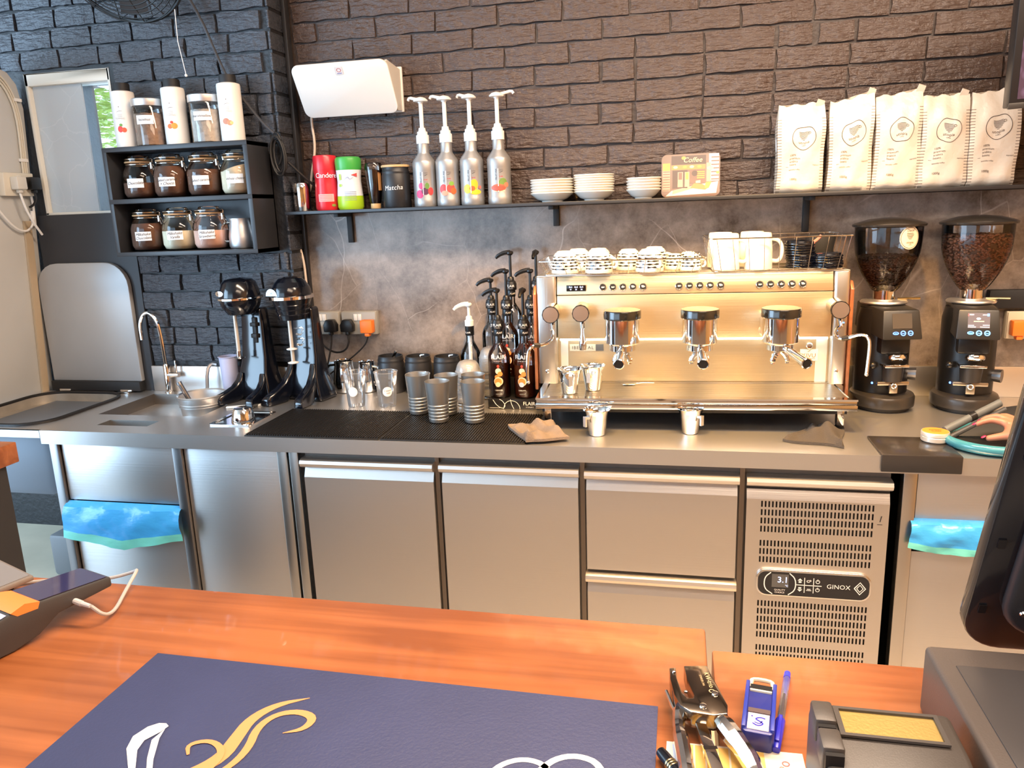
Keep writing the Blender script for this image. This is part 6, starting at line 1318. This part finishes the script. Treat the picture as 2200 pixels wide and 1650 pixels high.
MB().add([(s_*.0372,y,z) for y,z in ((-.108,.0570),(-.128,.0632),(-.148,.0575),(-.140,.050),(-.112,.048)) for s_ in (-1,1)], [(0,1,3,2),(2,3,5,4),(0,2,4,6,8),(1,9,7,5,3)]).build('orange_band', P('band_orange',(.88,.24,.05),.4), ct)
MB().add([(s_*.034,y,z) for y,z in ((-.152,.0562),(-.215,.0452)) for s_ in (-1,1)], [(0,1,3,2)]).build('lower_window', P('lilac_window',(.45,.45,.62),.25), ct)
MB().cyl((.036,-.060,.034),(.050,-.058,.032),.0045,n=10).cyl((.050,-.058,.032),(.066,-.055,.030),.0038,.003,n=10).build('charging_plug', P('plug_grey',(.55,.55,.56),.3), ct)
tag(MB().tube([(-1.20,-1.90,KT+.004),(-1.08,-1.842,KT+.004),(-1.04,-1.808,KT+.003),(-.960,-1.797,KT+.003),(-.915,-1.785,KT+.004),(-.880,-1.772,KT+.012),(-.862,-1.785,KT+.024),(-.852,-1.830,KT+.010),(-.832,-1.880,KT+.004),(-.826,-1.908,KT+.012),(-.841,-1.914,KT+.030)],.0028,8,smooth=2).build('charging_cable', P('cable_grey',(.42,.40,.38),.5)), 'grey charging cable curling from the left over the counter into the card terminal', 'cable')
tb = thing('tablet','thin tablet with a pale screen lying at the left edge of the counter','tablet',(-1.150,-1.922,KT),-.38)
MB().box(-.09,.055,-.11,.115,0,.010).build('tablet_base', BLKMAT, tb, bevel=.003); q = Matrix.Translation((0,0,.022)) @ Matrix.Rotation(.02,4,'X')
MB().box(-.095,.095,-.13,.13,-.005,.004,mat=q).build('tablet_body', P('tablet_tan',(.28,.24,.21),.35,.4), tb, bevel=.003); MB().box(-.09,.09,-.125,.125,.004,.0052,mat=q).build('screen', P('tablet_glass',(.20,.19,.19),.08,coat=.4), tb)
MB().box(-.05,.05,-.05,.05,.009,.022).build('stand', BLK, tb)
# stapler
sp_ = thing('plier_stapler','chrome plier stapler lying on the counter beside the mat','stapler',(0,0,KT))
pl_ = [(.013,-1.937),(.0,-.0)]
BL_ = [(.0395,-1.931),(.0125,-1.936),(.0160,-1.963),(.0235,-1.992),(.0225,-1.998),(.0165,-1.999),(.0105,-1.990),(.0045,-1.963),(.0030,-1.941),(-.0045,-1.943),(-.0035,-1.965),(.0015,-1.995),(.0080,-2.013),(.0200,-2.024),(.0440,-2.026),(.0590,-2.020),(.0600,-2.005)][::-1]
STP = P('stapler_steel',(.30,.25,.20),.14,1)
MB().prism(BL_,.020,mat=Matrix.Translation((0,0,.012))).build('magazine_plate', STP, sp_, bevel=.0012)
hb = MB().tube([(.050,-2.015,.022),(.062,-2.040,.021),(.076,-2.065,.018),(.085,-2.092,.015),(.086,-2.112,.013)],.0075,10,smooth=2,rs=[.010,.0115,.0105,.009,.006]).build('upper_handle', CHROME, sp_)
MB().tube([(.008,-2.008,.020),(.006,-2.030,.018),(.010,-2.055,.016),(.014,-2.085,.014),(.018,-2.125,.012)],.007,10,smooth=2,rs=[.008,.007,.0085,.0085,.006]).build('lower_handle', CHROME, sp_)
MB().box(-.006,.006,-.09,0,-.004,.004,mat=Matrix.Translation((.030,-2.024,.016)) @ Matrix.Rotation(.22,4,'Z')).build('spring_bar', CHROME, sp_, bevel=.001); MB().box(-.0072,.0072,-.045,-.040,-.0055,.0055,mat=Matrix.Translation((.030,-2.024,.016)) @ Matrix.Rotation(.22,4,'Z')).build('bar_collar', CHROME, sp_)
MB().cyl((.048,-2.100,.014),(.056,-2.135,.014),.0065,n=12).build('spring', STEELDK, sp_)
MB().tube([(-.008,-1.970,.018),(.0,-1.993,.014),(.010,-2.016,.012)],.0022,8).build('anvil_lever', CHROME, sp_)
for x, y in ((.047,-1.987),(.033,-2.012),(.0008,-1.952),(.0145,-1.989)): MB().lathe([(.0042 if x > .03 else .0022,0),(.0038 if x > .03 else .002,.0018),(.0,.0028)],14,(x,y,.032)).build('rivet', CHROME, sp_)
mb = MB(); fq_ = flat_xy(.0324,.0395,-1.962,-1.92+.55); put_text(mb, fq_,'KW-trio',.0085,dv=.0015); put_text(mb, fq_,'STAPLER 24/6',.0036,dv=-.0065); put_disc(mb, fq_,.021,0,.0035,.0035,0,16,.7); mb.build('lettering', P('gold_print',(.62,.46,.24),.4), sp_, flat=True)
# pocket stamp
ps = thing('pocket_stamp','dark blue self-inking stamp with a cream loop handle, on the counter','stamp',(.0955,-1.992,KT),-.145)
MB().prism(rrect(-.0165,.0165,-.046,.040,.006,4),.024).build('stamp_body', BLUEDK, ps, bevel=.003); 
for s_ in (-1,1): MB().box(s_*.0150-.0022,s_*.0150+.0022,-.040,.046,.002,.0265).build('side_rail', P('blue_rail',(.022,.040,.32),.3), ps, bevel=.001)
MB().box(-.012,.012,.030,.0405,.022,.0255).build('ink_pad', BLK, ps); MB().box(-.012,.012,.0275,.030,.023,.0262).build('cream_bar', P('cream_plastic',(.75,.66,.48),.4), ps)
MB().tube([(-.0125,.036,.012),(-.0130,.064,.014),(-.008,.068,.014),(.008,.068,.014),(.0130,.064,.014),(.0125,.036,.012)],.0026,8,smooth=1).build('loop_handle', P('cream_plastic',(.75,.66,.48),.4), ps)
MB().box(-.0118,.0118,-.012,-.0045,.0238,.0252).build('clear_cover', P('brown_cover',(.12,.09,.09),.15), ps); MB().box(-.0112,.0112,-.041,-.013,.0238,.0246).build('label', P('pink_paper',(.66,.52,.52),.6), ps)
mb = MB(); f = lambda u, v: (u,-.027+v,.0249); stroke(mb, f, [(-.006,-.004),(.0,-.008),(.006,-.003),(.001,.001),(-.004,.004),(.002,.008),(.007,.006)],[.0016]*7); stroke(mb, f, [(-.004,-.002),(.002,-.004),(.004,.002)],[.0012]*3); put_disc(mb, f,-.007,.008,.001,.001,0,8); mb.build('print', BLUEINK, ps, flat=True)
# ballpoint pen
pn = thing('ballpoint_pen','clear ballpoint pen with a blue cap lying on the counter flap','pen',(.124,-1.963,KT+.0042),0); pn.rotation_euler = (0,0,-.2035)
MB().cyl((0,.070,0),(0,-.030,0),.0040,n=6).build('barrel', CLEAR, pn, angle=20); MB().cyl((0,.030,0),(0,-.03,0),.0014,n=8).build('refill', P('ink_dark',(.03,.01,.02),.3), pn); MB().cyl((0,.075,0),(0,.064,0),.0038,.0042,n=12).build('end_plug', P('pen_blue',(.05,.06,.75),.3), pn)
MB().cyl((0,-.022,0),(0,-.075,0),.0055,.0042,n=14).box(-.0022,.0022,-.066,-.020,.004,.0068).build('cap', P('pen_cap',(.03,.03,.50),.25), pn, bevel=.0008)
# papers
cd = thing('stacked_cards','yellow striped card with a pale right end under the stapler','card',(0,0,KT))
MB().prism([(-.012,-2.30),(.140,-2.30),(.136,-2.033),(-.006,-2.036)],.0010).build('card_sheet', P('card_pale',(.78,.70,.58),.6), cd)
mb = MB(); f = lambda u,v: (u,v,.0013)
for k in range(7): put_poly(mb, f, [(.012+k*.0125,-2.28),(.0225+k*.0125,-2.28),(.0222+k*.0123,-2.038),(.0120+k*.0123,-2.038)],0)
put_poly(mb, f, [(.135,-2.045),(.136,-2.075),(.112,-2.075),(.122,-2.050)],1); put_disc(mb, f,.117,-2.052,.004,.004,2,14,.7); put_text(mb, f,'CRAC',.007,du=.112,dv=-2.066,rot=-PI/2,mi=2); put_disc(mb, f,.122,-2.072,.004,.004,3,12); put_poly(mb, f, [(.0,-2.04),(.008,-2.04),(.012,-2.10),(.004,-2.10)],1)
mb.build('print', [P('card_yellow',(.80,.52,.14),.6), P('card_blue',(.50,.62,.80),.6), P('card_red',(.55,.12,.12),.6), P('card_sun',(.85,.65,.05),.6)], cd, flat=True)
tag(MB().box(.141,.20,-2.30,-2.045,0,.004).build('white_pad', P('pad_lilac',(.62,.60,.66),.6), None, (0,0,KT)), 'pale note pad corner between the yellow card and the receipt printer', 'pad')
bp_ = thing('black_pen','black pen with gold rings at the corner of the navy mat','pen',(-.013,-2.062,KT+.0085)); bp_.rotation_euler = (0,0,.55)
MB().lathe([(.003,0),(.0055,.002),(.0062,.010),(.0066,.030),(.0066,.075),(.006,.130)],16,mat=Matrix.Rotation(PI/2,4,'X')).build('barrel', BLKGLOSS, bp_)
for y in (.021,.0245,.028): MB().lathe([(.0068,y),(.0070,y+.001),(.0068,y+.002)],16,mat=Matrix.Rotation(PI/2,4,'X')).build('gold_ring', P('gold',(.75,.55,.25),.2,1), bp_)
# receipt printer
pr_ = thing('receipt_printer','dark grey receipt printer with a gold-tinted window, lower right','printer',(.200,-2.05,KT))
PRG = P('printer_grey',(.060,.052,.047),.42,bump=((700,700,700),.05))
pf_ = [(0,0),(0,.068),(-.012,.084),(-.070,.083),(-.115,.074),(-.200,.052),(-.215,.03),(-.215,0)]; n = len(pf_)
MB().add([(s_*.064,y,z) for s_ in (-1,1) for y,z in pf_], [tuple(range(n)),tuple(range(2*n-1,n-1,-1))]+[(i,i+n,(i+1)%n+n,(i+1)%n) for i in range(n)]).build('printer_body', PRG, pr_, bevel=.006, seg=3)
MB().add([(-.040,-.022,.0846),(.046,-.022,.0846),(.046,-.058,.0842),(-.040,-.058,.0842)], [(0,1,2,3)]).build('window', P('gold_window',(.50,.36,.12),.34,.6,bump=((300,300,300),.06)), pr_)
fr2 = MB(); o1 = [(-.045,-.018),(.050,-.018),(.050,-.062),(-.045,-.062)]; i1 = [(-.040,-.022),(.046,-.022),(.046,-.058),(-.040,-.058)]
fr2.add([(x,y,.0845) for x,y in o1]+[(x,y,.0870) for x,y in o1]+[(x,y,.0870) for x,y in i1]+[(x,y,.0845) for x,y in i1], [(i+4*k,(i+1)%4+4*k,(i+1)%4+4*k+4,i+4*k+4) for k in range(3) for i in range(4)]).build('window_frame', PRG, pr_)
for y0, y1 in ((-.050,-.018),(-.090,-.060)): MB().box(-.066,-.046,y0,y1,.066,.092).build('latch', PRG, pr_, bevel=.003)
for y in (-.052,-.092): MB().box(-.064,-.048,y-.004,y+.001,.070,.0885).build('latch_recess', BLK, pr_)
# grey box behind the printer
bx = thing('cash_box','low dark grey box under the till screen, lower right corner','box',(.278,-1.930,KT))
MB().box(0,.42,-.36,0,0,.082).build('box_body', P('box_grey',(.085,.070,.062),.34,bump=((500,500,500),.05)), bx, bevel=.006, seg=3)
MB().box(.02,.40,-.30,-.04,.0815,.0835).build('top_plate', P('box_top',(.055,.050,.050),.30), bx, bevel=.001)
# till screen seen from behind
ts = thing('till_screen','back of a dark tilted till screen on the counter at the right edge','till',(.335,-1.852,KT)); 
R_ = Matrix.Translation((0,0,.052)) @ Matrix.Rotation(.32,4,'X')
MB().prism(rrect(0,.42,0,.40,.045,7),.022,mat=R_ @ Matrix.Translation((0,.006,0)) @ RX90).build('bezel', P('till_black',(.012,.012,.014),.16,coat=.4), ts, bevel=.003)
MB().prism(rrect(.030,.40,.035,.38,.05,7),.016,mat=R_ @ Matrix.Translation((0,-.014,0)) @ RX90).build('back_cover', P('till_cover',(.024,.024,.026),.38,bump=((600,600,600),.05)), ts, bevel=.008, seg=3)
for x, z in ((.050,.075),(.07,.25)): MB().lathe([(.004,0),(.003,.002),(.0,.0022)],12,mat=R_ @ Matrix.Translation((x,-.030,z)) @ RX90).build('screw', CHROME, ts)
for z in (.06,.16,.28): MB().box(.010,.018,-.018,-.0165,z,z+.012,mat=R_).build('vent', BLK, ts)
MB().box(.15,.27,-.16,-.02,.062,.072).tube([(.21,-.10,.07),(.21,-.08,.13),(.21,-.06,.20)],.022,12).build('stand', BLK, ts)
